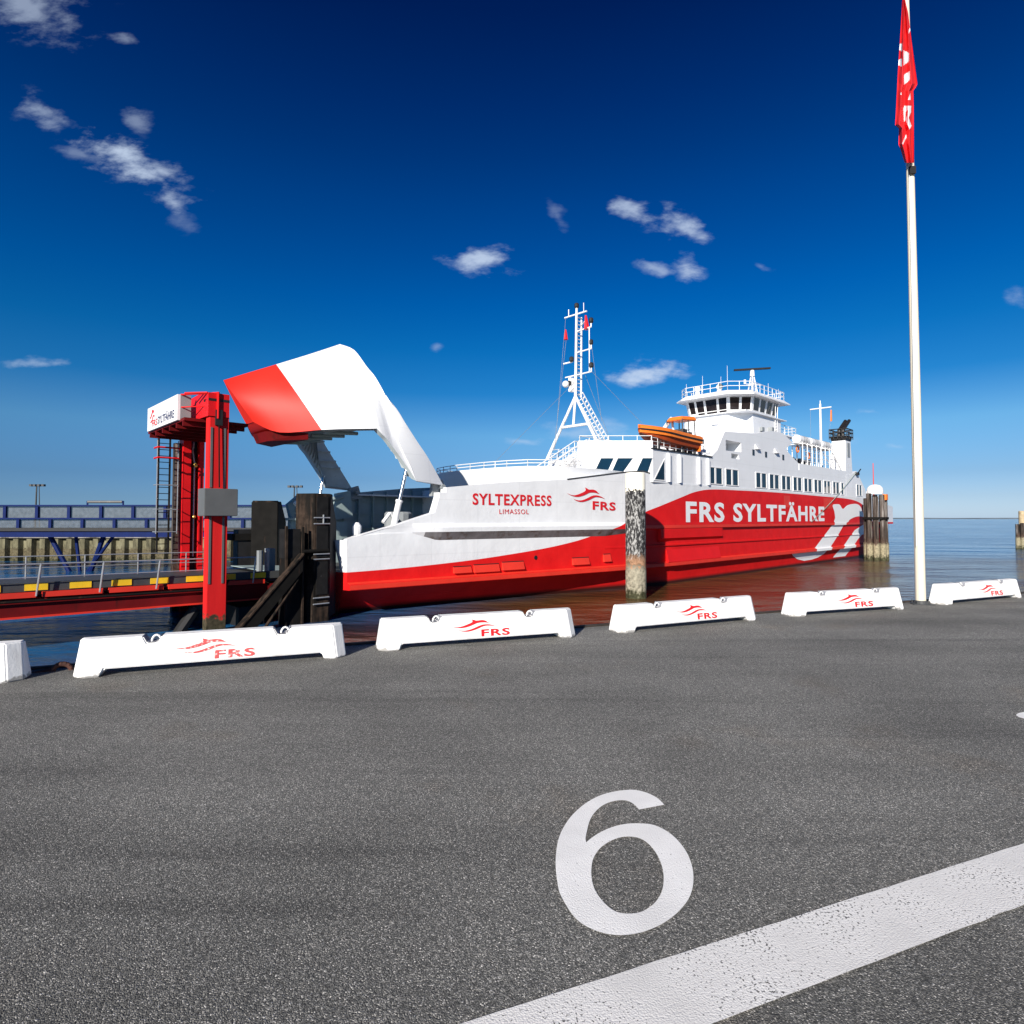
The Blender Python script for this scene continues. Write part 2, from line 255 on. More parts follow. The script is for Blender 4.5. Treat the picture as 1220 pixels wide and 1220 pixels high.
def water_mat():
    m = bpy.data.materials.new('harbour_water'); m.use_nodes = True; t = m.node_tree; n = t.nodes; l = t.links; p = n['Principled BSDF']
    p.inputs['Roughness'].default_value = .08; p.inputs['IOR'].default_value = 1.333
    tcn = n.new('ShaderNodeTexCoord'); v = tcn.outputs['Object']
    mp = n.new('ShaderNodeMapping'); l.new(v, mp.inputs[0]); mp.inputs['Rotation'].default_value = (0, 0, R(15)); mp.inputs['Scale'].default_value = (.5, 1, 1)
    a = n.new('ShaderNodeTexNoise'); a.inputs['Scale'].default_value = 1.1; a.inputs['Detail'].default_value = 6; a.inputs['Roughness'].default_value = .6; l.new(mp.outputs[0], a.inputs['Vector'])
    b = n.new('ShaderNodeTexNoise'); b.inputs['Scale'].default_value = .10; b.inputs['Detail'].default_value = 4; l.new(mp.outputs[0], b.inputs['Vector'])
    g = n.new('ShaderNodeTexNoise'); g.inputs['Scale'].default_value = .035; g.inputs['Detail'].default_value = 4; l.new(mp.outputs[0], g.inputs['Vector'])
    gm = n.new('ShaderNodeMapRange'); l.new(g.outputs[0], gm.inputs[0]); gm.inputs[1].default_value = .35; gm.inputs[2].default_value = .65; gm.inputs[3].default_value = .25; gm.inputs[4].default_value = 1.0
    b1 = n.new('ShaderNodeBump'); b1.inputs['Distance'].default_value = .34; l.new(gm.outputs[0], b1.inputs['Strength']); l.new(a.outputs[0], b1.inputs['Height'])
    b2 = n.new('ShaderNodeBump'); b2.inputs['Distance'].default_value = 2.4; b2.inputs['Strength'].default_value = .7; l.new(b.outputs[0], b2.inputs['Height']); l.new(b1.outputs[0], b2.inputs['Normal'])
    l.new(b2.outputs[0], p.inputs['Normal'])
    # brown along ferry and quay: murk plus the hull's reflection painted in; blue elsewhere
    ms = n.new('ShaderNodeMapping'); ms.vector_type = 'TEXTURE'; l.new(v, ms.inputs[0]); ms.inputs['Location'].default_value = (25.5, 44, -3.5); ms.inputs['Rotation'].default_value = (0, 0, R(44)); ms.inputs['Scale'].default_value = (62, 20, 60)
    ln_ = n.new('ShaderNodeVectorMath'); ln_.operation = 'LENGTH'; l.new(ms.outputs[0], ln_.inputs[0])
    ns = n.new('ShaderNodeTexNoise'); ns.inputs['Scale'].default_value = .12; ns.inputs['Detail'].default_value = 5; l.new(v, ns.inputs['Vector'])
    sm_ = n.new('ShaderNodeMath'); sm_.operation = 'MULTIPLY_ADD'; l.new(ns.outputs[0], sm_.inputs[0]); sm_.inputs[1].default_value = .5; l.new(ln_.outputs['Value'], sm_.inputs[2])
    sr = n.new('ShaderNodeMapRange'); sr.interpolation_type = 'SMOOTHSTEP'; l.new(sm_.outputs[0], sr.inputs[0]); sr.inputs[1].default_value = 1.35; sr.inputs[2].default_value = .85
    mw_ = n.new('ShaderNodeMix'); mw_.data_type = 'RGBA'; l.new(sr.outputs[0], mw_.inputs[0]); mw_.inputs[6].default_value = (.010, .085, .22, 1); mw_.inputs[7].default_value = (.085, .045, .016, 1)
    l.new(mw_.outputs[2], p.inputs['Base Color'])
    return m
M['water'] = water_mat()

def pile_mat(name, cols, wl=-3.5, cap=None, weed=(.14, .12, .07), scale=2.2, streak=.15, rust=(.26, .15, .09), tide=0.0):
    """flaking paint / bleached timber with weed up to the tide mark (heights in metres from the object's base at the water)"""
    m = bpy.data.materials.new(name); m.use_nodes = True; t = m.node_tree; n = t.nodes; l = t.links; p = n['Principled BSDF']; p.inputs['Roughness'].default_value = .8; p.inputs['Specular IOR Level'].default_value = .2
    tcn = n.new('ShaderNodeTexCoord'); v = tcn.outputs['Object']; s = n.new('ShaderNodeSeparateXYZ'); l.new(v, s.inputs[0])
    mp = n.new('ShaderNodeMapping'); l.new(v, mp.inputs[0]); mp.inputs['Scale'].default_value = (1, 1, streak)
    a = n.new('ShaderNodeTexNoise'); a.inputs['Scale'].default_value = scale; a.inputs['Detail'].default_value = 8; a.inputs['Roughness'].default_value = .7; l.new(mp.outputs[0], a.inputs['Vector'])
    rp = n.new('ShaderNodeValToRGB'); l.new(a.outputs[0], rp.inputs[0]); e = rp.color_ramp.elements
    while len(e) < len(cols): e.new(.5)
    for q, (ps, c) in zip(e, cols): q.position = ps; q.color = (*c, 1)
    c = rp.outputs[0]
    b = n.new('ShaderNodeTexNoise'); b.inputs['Scale'].default_value = 5; b.inputs['Detail'].default_value = 6; l.new(v, b.inputs['Vector'])
    def band(z0, z1, colr, c, vary=.0):
        ad = n.new('ShaderNodeMath'); ad.operation = 'MULTIPLY_ADD'; l.new(b.outputs[0], ad.inputs[0]); ad.inputs[1].default_value = 1.4; l.new(s.outputs[2], ad.inputs[2])
        r = n.new('ShaderNodeMapRange'); l.new(ad.outputs[0], r.inputs[0]); r.inputs[1].default_value = z0 + .7; r.inputs[2].default_value = z1 + .7
        mx = n.new('ShaderNodeMix'); mx.data_type = 'RGBA'; l.new(r.outputs[0], mx.inputs[0]); l.new(c, mx.inputs[6])
        if vary:
            r3 = n.new('ShaderNodeValToRGB'); l.new(b.outputs[0], r3.inputs[0]); r3.color_ramp.elements[0].position = .35; r3.color_ramp.elements[1].position = .65
            r3.color_ramp.elements[0].color = (*[k * (1 - vary) for k in colr], 1); r3.color_ramp.elements[1].color = (*[k * (1 + vary) for k in colr], 1); l.new(r3.outputs[0], mx.inputs[7])
        else: mx.inputs[7].default_value = (*colr, 1)
        return mx.outputs[2]
    if cap: c = band(cap[0], cap[0] + .1, cap[1], c)
    if rust: c = band(2.9, 2.5, rust, c, .5)
    c = band(2.1 - tide, 1.9 - tide, weed, c, .35)
    c = band(.75 - tide * .35, .3 - tide * .35, (.05, .05, .025), c, .5)
    l.new(c, p.inputs['Base Color'])
    bp = n.new('ShaderNodeBump'); bp.inputs['Strength'].default_value = .4; bp.inputs['Distance'].default_value = .04; l.new(a.outputs[0], bp.inputs['Height']); l.new(bp.outputs[0], p.inputs['Normal'])
    return m
M['flake'] = pile_mat('flaking_paint_pile', [(.44, (.018, .018, .02)), (.51, (.05, .05, .05)), (.545, (.24, .24, .235)), (.68, (.50, .50, .49))], cap=(6.85, (.80, .77, .66)), weed=(.27, .25, .19), scale=8.5, streak=.38)
M['timber'] = pile_mat('weathered_timber', [(.40, (.012, .010, .009)), (.50, (.055, .042, .034)), (.58, (.13, .11, .10)), (.68, (.40, .39, .37))], weed=(.26, .23, .15), scale=3.2, streak=.05, rust=(.06, .04, .03))
M['tower_red'] = pile_mat('gantry_red_with_weed', [(.3, (.52, .010, .012)), (.5, (.62, .013, .014)), (.7, (.66, .02, .016))], weed=(.06, .05, .03), scale=.8, rust=None, tide=1.25)

def mesh_panel():
    m = mat('wire_mesh_panel', (.11, .125, .14), .7, .3, 3); t = m.node_tree; n = t.nodes; l = t.links; p = n['Principled BSDF']
    tr = n.new('ShaderNodeBsdfTransparent'); mx = n.new('ShaderNodeMixShader'); mx.inputs[0].default_value = .45
    l.new(p.outputs[0], mx.inputs[1]); l.new(tr.outputs[0], mx.inputs[2]); l.new(mx.outputs[0], n['Material Output'].inputs[0]); return m
M['panel'] = mesh_panel()
# sheet pile: mossy upper half, dark lower half
M['sheet'] = pile_mat('mossy_sheet_pile', [(.35, (.05, .047, .03)), (.5, (.15, .14, .085)), (.7, (.24, .23, .15))], weed=(.10, .085, .05), scale=1.2, streak=.3, rust=None, tide=.5)
M['rustedge'] = mat('rusty_edge_steel', (.030, .024, .020), .8, .4, 4, .4, 14, dirt=(.09, .045, .025), dscale=3, dth=.56)
M['concrete'] = mat('quay_concrete', (.22, .21, .19), .85, .25, 1.5, .3, 12, dirt=(.05, .045, .03), dscale=.9, dth=.5, streak=1)
M['shore'] = mat('far_low_shore', (.11, .14, .17), .9, .3, .004)  # haze of distance put into the blue-grey base colour

# ------------------------------------------------------------------ geometry helpers
def split_mesh(me):
    """separate pieces (loose islands standing clear of each other) become meshes of their own"""
    n = len(me.vertices); par = list(range(n))
    def find(i):
        while par[i] != i: par[i] = par[par[i]]; i = par[i]
        return i
    for p in me.polygons:
        a = find(p.vertices[0])
        for v in p.vertices[1:]:
            b = find(v)
            if a != b: par[b] = a
    isl = {}
    for i in range(n): isl.setdefault(find(i), []).append(i)
    if len(isl) < 2 or len(isl) > 400: return [me]
    keys = list(isl); bx = []
    for k in keys:
        cs = [me.vertices[i].co for i in isl[k]]
        bx.append(([min(c[j] for c in cs) for j in range(3)], [max(c[j] for c in cs) for j in range(3)]))
    g = list(range(len(keys)))
    def gf(i):
        while g[i] != i: g[i] = g[g[i]]; i = g[i]
        return i
    size = [max(b[1][j] - b[0][j] for j in range(3)) for b in bx]
    for i in range(len(keys)):
        for j in range(i):
            if gf(i) == gf(j): continue
            dd = math.sqrt(sum(max(0, bx[i][0][q_] - bx[j][1][q_], bx[j][0][q_] - bx[i][1][q_]) ** 2 for q_ in range(3)))
            if dd < max(.02, .5 * max(size[i], size[j])): g[gf(i)] = gf(j)
    lab = {}
    for i, k in enumerate(keys):
        for v in isl[k]: lab[v] = gf(i)
    roots = sorted(set(lab.values()))
    if len(roots) < 2: return [me]
    outm = []
    for r in roots:
        vs = [i for i in range(n) if lab[i] == r]; ix = {v: i for i, v in enumerate(vs)}
        m2 = bpy.data.meshes.new(me.name); m2.from_pydata([me.vertices[v].co[:] for v in vs], [], [[ix[v] for v in p.vertices] for p in me.polygons if lab[p.vertices[0]] == r]); outm.append(m2)
    bpy.data.meshes.remove(me)
    return outm
class MB:
    def __init__(s): s.v = []; s.f = []
    def add(s, vs, fs):
        o = len(s.v); s.v += [tuple(p) for p in vs]; s.f += [tuple(i + o for i in f) for f in fs]; return s
    def box(s, x0, x1, y0, y1, z0, z1):
        v = [(x, y, z) for z in (z0, z1) for y in (y0, y1) for x in (x0, x1)]
        return s.add(v, [(0, 2, 3, 1), (4, 5, 7, 6), (0, 1, 5, 4), (2, 6, 7, 3), (0, 4, 6, 2), (1, 3, 7, 5)])
    def loft(s, rings, cap=True, closed=True):
        n = len(rings[0]); v = [p for r in rings for p in r]; f = []
        for i in range(len(rings) - 1):
            for j in range(n if closed else n - 1):
                a = i * n + j; b = i * n + (j + 1) % n; f.append((a, b, b + n, a + n))
        if cap: f.append(tuple(range(n - 1, -1, -1))); f.append(tuple(range((len(rings) - 1) * n, len(rings) * n)))
        return s.add(v, f)
    def prism(s, poly, z0, z1):            # poly in (x, y)
        return s.loft([[(x, y, z0) for x, y in poly], [(x, y, z1) for x, y in poly]])
    def prism_y(s, poly, y0, y1):          # poly in (x, z)
        return s.loft([[(x, y0, z) for x, z in poly], [(x, y1, z) for x, z in poly]])
    def tube(s, p0, p1, r0, r1=None, n=8):
        r1 = r0 if r1 is None else r1
        p0 = Vector(p0); p1 = Vector(p1); d = (p1 - p0)
        if d.length < 1e-6: return s
        d.normalize(); u = d.orthogonal().normalized(); w = d.cross(u)
        ring = lambda p, r: [p + u * (r * math.cos(2 * math.pi * k / n)) + w * (r * math.sin(2 * math.pi * k / n)) for k in range(n)]
        return s.loft([ring(p0, r0), ring(p1, r1)])
    def path(s, pts, r, n=6):
        for a, b in zip(pts, pts[1:]): s.tube(a, b, r, n=n)
        return s
    def lathe(s, prof, cx=0, cy=0, n=20):   # prof (r, z)
        return s.loft([[(cx + r * math.cos(2 * math.pi * k / n), cy + r * math.sin(2 * math.pi * k / n), z) for k in range(n)] for r, z in prof])
    def ball(s, c, r, sx=1, sy=1, sz=1, n=12):
        return s.loft([[(c[0] + sx * r * math.sin(math.pi * (i + .02) / 8.04) * math.cos(2 * math.pi * k / n), c[1] + sy * r * math.sin(math.pi * (i + .02) / 8.04) * math.sin(2 * math.pi * k / n), c[2] - sz * r * math.cos(math.pi * (i + .02) / 8.04)) for k in range(n)] for i in range(9)])
    def grid(s, rows):
        n = len(rows[0]); v = [p for r in rows for p in r]
        return s.add(v, [(i * n + j, i * n + j + 1, (i + 1) * n + j + 1, (i + 1) * n + j) for i in range(len(rows) - 1) for j in range(n - 1)])
    def quad(s, a, b, c, d): return s.add([a, b, c, d], [(0, 1, 2, 3)])
    def rail(s, pts, h, bars=2, step=1.2, r=.025):
        P = [Vector(p) for p in pts]
        for k in range(1, bars + 1): s.path([p + Vector((0, 0, h * k / bars)) for p in P], r, 5)
        for a, b in zip(P, P[1:]):
            m = max(1, int(round((b - a).length / step)))
            for i in range(m + 1): q = a.lerp(b, i / m); s.tube(q, q + Vector((0, 0, h)), r, n=5)
        return s
    def build(s, name, m, parent=None, smooth=0, bevel=0, loc=None, split=True):
        me = bpy.data.meshes.new(name); me.from_pydata(s.v, [], s.f)
        bm = bmesh.new(); bm.from_mesh(me)
        if bevel:
            bm.normal_update()
            es = [e for e in bm.edges if len(e.link_faces) == 2 and e.calc_face_angle(0) > .3]
            bmesh.ops.bevel(bm, geom=es, offset=bevel, segments=2, affect='EDGES', clamp_overlap=True)
        bmesh.ops.recalc_face_normals(bm, faces=bm.faces); bm.to_mesh(me); bm.free()
        first = None
        for me in (split_mesh(me) if split else [me]):
            me.name = name; me.materials.append(m)
            if smooth:
                for p in me.polygons: p.use_smooth = True
                me.set_sharp_from_angle(angle=R(smooth))
            o = bpy.data.objects.new(name, me); C.objects.link(o)
            if parent: o.parent = parent
            if loc: o.location = loc
            first = first or o
        return first

def tag(o, label=None, cat=None, group=None, kind=None):
    if label: o['label'] = label
    if cat: o['category'] = cat
    if group: o['group'] = group
    if kind: o['kind'] = kind
    return o
def thing(name, label, cat, loc=(0, 0, 0), rz=0, group=None):
    o = bpy.data.objects.new(name, None); C.objects.link(o); o.location = loc; o.rotation_euler = (0, 0, rz); o.empty_display_size = .3
    return tag(o, label, cat, group)
def struct(o): o['kind'] = 'structure'; return o

def flat_shape(loops):
    """triangulated 2-D outline with holes -> (verts2d, faces)"""
    cu = bpy.data.curves.new('outline', 'CURVE'); cu.dimensions = '2D'; cu.fill_mode = 'BOTH'
    for lp in loops:
        sp = cu.splines.new('POLY'); sp.points.add(len(lp) - 1); sp.use_cyclic_u = True
        for q, (x, y) in zip(sp.points, lp): q.co = (x, y, 0, 1)
    ob = bpy.data.objects.new('outline', cu); C.objects.link(ob)
    dg = bpy.context.evaluated_depsgraph_get(); me = bpy.data.meshes.new_from_object(ob.evaluated_get(dg))
    vs = [(v.co.x, v.co.y) for v in me.vertices]; fs = [tuple(p.vertices) for p in me.polygons]
    bpy.data.objects.remove(ob); bpy.data.curves.remove(cu); bpy.data.meshes.remove(me)
    return vs, fs
def text_shape(s, w, h, bold=.0, space=1.0):
    cu = bpy.data.curves.new('lettering', 'FONT'); cu.body = s; cu.offset = bold; cu.space_character = space; cu.resolution_u = 3
    ob = bpy.data.objects.new('lettering', cu); C.objects.link(ob)
    dg = bpy.context.evaluated_depsgraph_get(); me = bpy.data.meshes.new_from_object(ob.evaluated_get(dg))
    xs = [v.co.x for v in me.vertices]; ys = [v.co.y for v in me.vertices]
    x0, x1, y0, y1 = min(xs), max(xs), min(ys), max(ys)
    vs = [((v.co.x - x0) / (x1 - x0) * w, (v.co.y - y0) / (y1 - y0) * h) for v in me.vertices]; fs = [tuple(p.vertices) for p in me.polygons]
    bpy.data.objects.remove(ob); bpy.data.curves.remove(cu); bpy.data.meshes.remove(me)
    return vs, fs
def flat_build(name, shape, fn, m, parent=None):
    mb = MB(); mb.add([fn(x, y) for x, y in shape[0]], shape[1]); return mb.build(name, m, parent, split=False)
def smooth_loop(pts, k=4, sharp=()):
    n = len(pts); o = []
    for i in range(n):
        p0, p1, p2, p3 = pts[i - 1], pts[i], pts[(i + 1) % n], pts[(i + 2) % n]
        if i in sharp: p0 = p1
        if (i + 1) % n in sharp: p3 = p2
        for j in range(k):
            t = j / k
            o.append(tuple(.5 * (2 * p1[c] + (p2[c] - p0[c]) * t + (2 * p0[c] - 5 * p1[c] + 4 * p2[c] - p3[c]) * t * t + (3 * p1[c] - p0[c] - 3 * p2[c] + p3[c]) * t ** 3) for c in (0, 1)))
    return o
# the company mark: a leaping dolphin over a wave, beside three letters (unit box 0..1)
_d = [(200, 262), (250, 285), (310, 292), (370, 275), (430, 245), (480, 215), (495, 190), (485, 150), (520, 165), (550, 180), (620, 175), (665, 190), (690, 215), (720, 240), (690, 235), (650, 225), (600, 225), (550, 235), (500, 265), (450, 290), (390, 310), (330, 315), (270, 300), (225, 280)]
_w = [(300, 352), (350, 368), (410, 370), (470, 352), (530, 320), (590, 285), (650, 268), (710, 272), (760, 290), (815, 322), (760, 305), (700, 298), (650, 300), (600, 325), (550, 355), (490, 380), (430, 395), (370, 388), (330, 372)]
nm = lambda p: [((x - 200) / 795, (515 - y) / 365) for x, y in p]
DOLPHIN = flat_shape([smooth_loop(nm(_d), 3, (0, 7, 13))]); WAVE = flat_shape([smooth_loop(nm(_w), 3, (0, 9))])
FRS = text_shape('FRS', .49, .405, .032, 1.12)
def company_mark(name_e, name_t, fn, m, parent):
    mb = MB(); mb.add([fn(x, y) for x, y in DOLPHIN[0]], DOLPHIN[1]); mb.add([fn(x, y) for x, y in WAVE[0]], WAVE[1]); mb.build(name_e, m, parent, split=False)
    flat_build(name_t, ([(x + .51, y) for x, y in FRS[0]], FRS[1]), fn, m, parent)

# ------------------------------------------------------------------ setting: quay, water, far land
WL = EYE - 5.1                                   # water level
QD = Vector((.9260, .3776, 0)); QN = Vector((-.3776, .9260, 0)); QA = Vector((-4.336, 6.065, 0))   # along the quay, seaward, a barrier corner
def q(u, v, z=0): return QA + QD * u + QN * v + Vector((0, 0, z))
EDGE = .66
qb = MB()
qb.loft([[q(-120, EDGE, z), q(160, EDGE, z), q(160, -120, z), q(-120, -120, z)] for z in (-7, 0)]); struct(qb.build('quay', M['concrete']))
ab = MB(); ab.loft([[q(-120, EDGE - .05, z), q(160, EDGE - .05, z), q(160, -120, z), q(-120, -120, z)] for z in (.002, .006)]); struct(ab.build('asphalt', M['asphalt']))
eb = MB(); eb.loft([[q(u, EDGE - .06, z), q(u, EDGE + .03, z), q(u, EDGE + .03, z - .3 if z > 0 else z), q(u, EDGE - .06, z)] if False else [q(u, EDGE - .045, -.25), q(u, EDGE + .03, -.25), q(u, EDGE + .03, .03), q(u, EDGE - .045, .03)] for u in (-120, 160)]); struct(eb.build('quay_edging', M['rustedge']))
wb = MB(); S_ = 26000
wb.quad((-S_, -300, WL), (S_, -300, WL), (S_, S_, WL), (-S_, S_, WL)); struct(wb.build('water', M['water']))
sb = MB(); rows = [[], [], []]
for i in range(161):
    x = -9000 + i * 150; h_ = 8 + 14 * abs(noise.noise((i * .11, 0, 0))) + (5 if 60 < i < 110 else 0)
    if x > 5900: h_ *= max(.55, 1 - (x - 5900) / 9000)
    rows[0].append((x, 8000, WL - 1)); rows[1].append((x, 8040, WL + h_)); rows[2].append((x, 9000, WL + h_ * .9))
sb.grid(rows); struct(sb.build('far_shore', M['shore']))

# road markings
SIX_O = [(880,238),(830,190),(760,155),(680,135),(620,135),(540,145),(460,165),(380,200),(300,255),(230,325),(180,400),(150,470),(135,540),(128,620),(130,700),(140,780),(155,850),(190,920),(240,1000),(300,1060),(380,1105),(470,1135),(560,1147),(640,1143),(720,1128),(800,1100),(880,1060),(960,1000),(1020,935),(1060,870),(1080,790),(1080,710),(1065,640),(1035,570),(990,505),(930,445),(860,400),(790,375),(710,368),(630,370),(560,382),(490,405),(420,440),(370,475),(340,500),(335,470),(345,420),(360,360),(385,310),(430,260),(490,225),(560,208),(620,210),(670,235),(705,272)]
SIX_I = [(640,460),(580,465),(520,485),(460,520),(420,560),(390,610),(378,660),(375,720),(385,790),(410,850),(450,905),(500,955),(560,988),(630,997),(700,990),(760,965),(820,915),(860,850),(875,780),(873,710),(855,640),(820,570),(770,510),(710,472)]
def ray(x, y):                                   # photograph pixel -> direction, used only to measure things on the ground plane
    cp, sp = math.cos(R(2.063)), math.sin(R(2.063)); u = (x - 610) / 720; v = (592.07 - y) / 720
    return Vector((u, cp - v * sp, sp + v * cp))
def gnd(x, y, z=0): r = ray(x, y); return r * ((z - EYE) / r.z) + Vector((0, 0, EYE))
def gp(L_): return [tuple(gnd(640 + x / 5.81, 920 + y / 5.81)[:2]) for x, y in L_]
six = flat_shape([smooth_loop(gp(SIX_O), 3, (0, 44, 54)), smooth_loop(gp(SIX_I), 3)])
o = flat_build('painted_number', six, lambda x, y: (x, y, .0105), M['paint6'])
tag(o, 'large white number 6 painted on the grey asphalt in the foreground', 'road marking')
a0, a1, b1_, b0 = gnd(560, 1220), gnd(1220, 1007), gnd(1220, 1080), gnd(858, 1220)
mb = MB(); dA = (a1 - a0).normalized(); dB = dA
A = a0 - dA * 3.0; B_ = b0 - dA * 3.0; A2 = a0 + dA * 14; B2 = b0 + dA * 14
rowA = []; rowB = []
for i in range(171):
    t_ = i / 170; j1 = .006 * noise.noise((i * .9, 1, 0)); j2 = .006 * noise.noise((i * .9, 5, 0)); n_ = Vector((-dA.y, dA.x, 0))
    rowA.append(A.lerp(A2, t_) + n_ * j1 + Vector((0, 0, .0105))); rowB.append(B_.lerp(B2, t_) + n_ * j2 + Vector((0, 0, .0105)))
mb.grid([rowA, rowB]); tag(mb.build('painted_line', M['line']), 'broad worn white line running diagonally across the asphalt in the foreground', 'road marking')
g0 = gnd(1214.2, 856)
bl = [(.30 - .30 * math.cos(k * math.pi / 12), -.15 * math.sin(k * math.pi / 12) * (1 if k < 12 else 1)) for k in range(0, 7)] + [(.75, -.15), (.75, .15)] + [(.30 - .30 * math.cos(k * math.pi / 12), .15 * math.sin(k * math.pi / 12)) for k in range(6, 0, -1)]
o = flat_build('painted_number', flat_shape([[(g0.x + x, g0.y + y) for x, y in bl]]), lambda x, y: (x, y, .0105), M['paint6'])
tag(o, 'white painted marking cut off at the right edge of the asphalt', 'road marking')

# ------------------------------------------------------------------ barriers along the quay edge
def make_barrier(label, p0, length, rot, faded=False, shift=0, mw=.75):
    t = thing('concrete_barrier', label, 'barrier', p0, rot, 'white concrete barriers along the quay edge')
    Lb = length; H = .372; hb, ht = .15, .088; ch = .11
    m1, m2 = Lb * .262, Lb * .738
    nw, nd_ = .085, .07
    prof = [(0, 0), (.25, 0), (.28, .075), (Lb - .28, .075), (Lb - .25, 0), (Lb, 0), (Lb - .045, H),
            (m2 + nw, H), (m2 + nw * .55, H - nd_), (m2 - nw * .55, H - nd_), (m2 - nw, H), (m1 + nw, H), (m1 + nw * .55, H - nd_), (m1 - nw * .55, H - nd_), (m1 - nw, H), (.045, H)]
    # body: front and back faces are the profile, ends chamfered in plan
    half = lambda z: hb + (ht - hb) * z / H
    fr = []; bk = []
    for x, z in prof:
        end = 0
        xx = x
        fr.append((min(max(xx, ch + .045 * z / H), Lb - ch - .045 * z / H), -half(z), z))
        bk.append((xx, half(z), z))
    mid = [(x, -half(z) + ch * .8, z) for x, z in prof]
    mb = MB(); mb.loft([fr, mid, bk]); body = mb.build('body', M['barrier'], t, bevel=.012)
    sm = MB()
    for mx in (m1, m2):      # grey lining, the lifting recess's shade put into its colour
        pts = [(mx - nw, H + .001), (mx - nw * .55, H - nd_ + .002), (mx + nw * .55, H - nd_ + .002), (mx + nw, H + .001)]
        sm.grid([[(x, -half(z) + .008, z + .004) for x, z in pts], [(x, half(z) - .008, z + .004) for x, z in pts]])
    sm.build('lifting_recess', M['barrier_dark'], t)
    for mx in (m1, m2):
        mbh = MB(); mbh.path([(mx + .03 + .045 * math.cos(k * math.pi / 7), -.03, H - nd_ - .005 + .075 * math.sin(k * math.pi / 7)) for k in range(8)], .011, 8); mbh.build('lifting_eye', M['white_steel'], t, smooth=40)
    w, h = mw, .225; x0 = Lb * .50 - .33 + shift; z0 = .098
    nrm = Vector((0, -1, (hb - ht) / H)).normalized()
    def fn(x, y):
        z = z0 + y * h * .97; return (x0 + x * w, -half(z) - .004, z)
    company_mark('emblem', 'lettering', fn, M['faded_red'] if faded else M['logo_red'], t)
    return t
P1 = [((-4.336, 6.065), (-1.95, 6.98)), ((-1.631, 7.267), (.86, 8.17)), ((1.325, 8.356), (3.72, 9.47)), ((4.359, 9.751), (6.859, 10.64)), ((7.62, 11.04), (10.05, 12.13))]
labs = ['white concrete barrier with faded red stencilled mark, at the foot of the red gantry', 'white concrete barrier with red mark below the ferry\'s bow name',
        'white concrete barrier with red mark in front of the round flaking pile', 'white concrete barrier with red mark just left of the flagpole', 'white concrete barrier with red mark just right of the flagpole']
def put_barrier(a, b, lab, faded=False, shift=0, mw=.75):
    a = Vector((*a, 0)); b = Vector((*b, 0)); d_ = b - a; rot = math.atan2(d_.y, d_.x)
    n_ = Vector((-math.sin(rot), math.cos(rot), 0))
    make_barrier(lab, a + n_ * .15 + Vector((0, 0, .006)), d_.length, rot, faded, shift, mw)
SH = [(-.05, .06), (.04, .04), (.19, .2), (.22, .12), (.36, .32)]
P1 = [((a[0] + QD.x * u, a[1] + QD.y * u), (b[0] + QD.x * v, b[1] + QD.y * v)) for (a, b), (u, v) in zip(P1, SH)]
for k, ((a, b), lab) in enumerate(zip(P1, labs)): put_barrier(a, b, lab, k == 0, (-.13, -.11, 0, -.04, .12)[k], (.82, .79, .78, .84, .80)[k])
put_barrier((-7.22, 5.03), (-4.80, 5.965), 'white concrete barrier cut off by the left edge, only its end in view', True)

# rusty mooring ring at the quay edge
mb = MB(); c0 = gnd(72, 801) + QN * .06
ringp = [c0 + QD * (.085 * math.cos(k * math.pi / 8)) + Vector((0, 0, -.01 + .085 * math.sin(k * math.pi / 8))) for k in range(-2, 9)]
mb.path(ringp, .026, 10); mb.path([c0 - QD * (.1 + .08 * k) + Vector((0, 0, .02 - .012 * k)) for k in range(4)], .02, 6)
tag(mb.build('mooring_ring', M['rust'], smooth=60), 'rusty iron mooring ring and chain at the quay edge in the gap between two barriers', 'mooring ring')

# ------------------------------------------------------------------ flagpole and flag
FP = gnd(1097, 720)
fp = thing('flagpole', 'tall cream tapered flagpole standing at the quay edge between two barriers', 'flagpole', FP)
mb = MB(); HP = 12.9
mb.lathe([(.086, 0), (.085, .5), (.080, 4), (.068, 8), (.045, 12.6), (.04, HP), (.001, HP + .03)], n=20); mb.build('pole', M['cream'], fp, smooth=50)
mb = MB(); mb.lathe([(.17, .006), (.17, .022), (.12, .024), (.105, .07), (.1, .075)], n=20)
for k in range(4):
    a_ = k * math.pi / 2 + .6; mb.tube((.145 * math.cos(a_), .145 * math.sin(a_), .01), (.145 * math.cos(a_), .145 * math.sin(a_), .075), .014, n=6)
    mb.box(.19 * math.cos(a_) - .05, .19 * math.cos(a_) + .05, .19 * math.sin(a_) - .02, .19 * math.sin(a_) + .02, .005, .02)
mb.build('base_plate', M['darkgrey'], fp)
mb = MB(); mb.path([(-.12, -.1, 1.1), (-.075, -.075, 6), (-.06, -.06, HP - .4)], .005, 5); mb.build('halyard', M['letter_white'], fp)
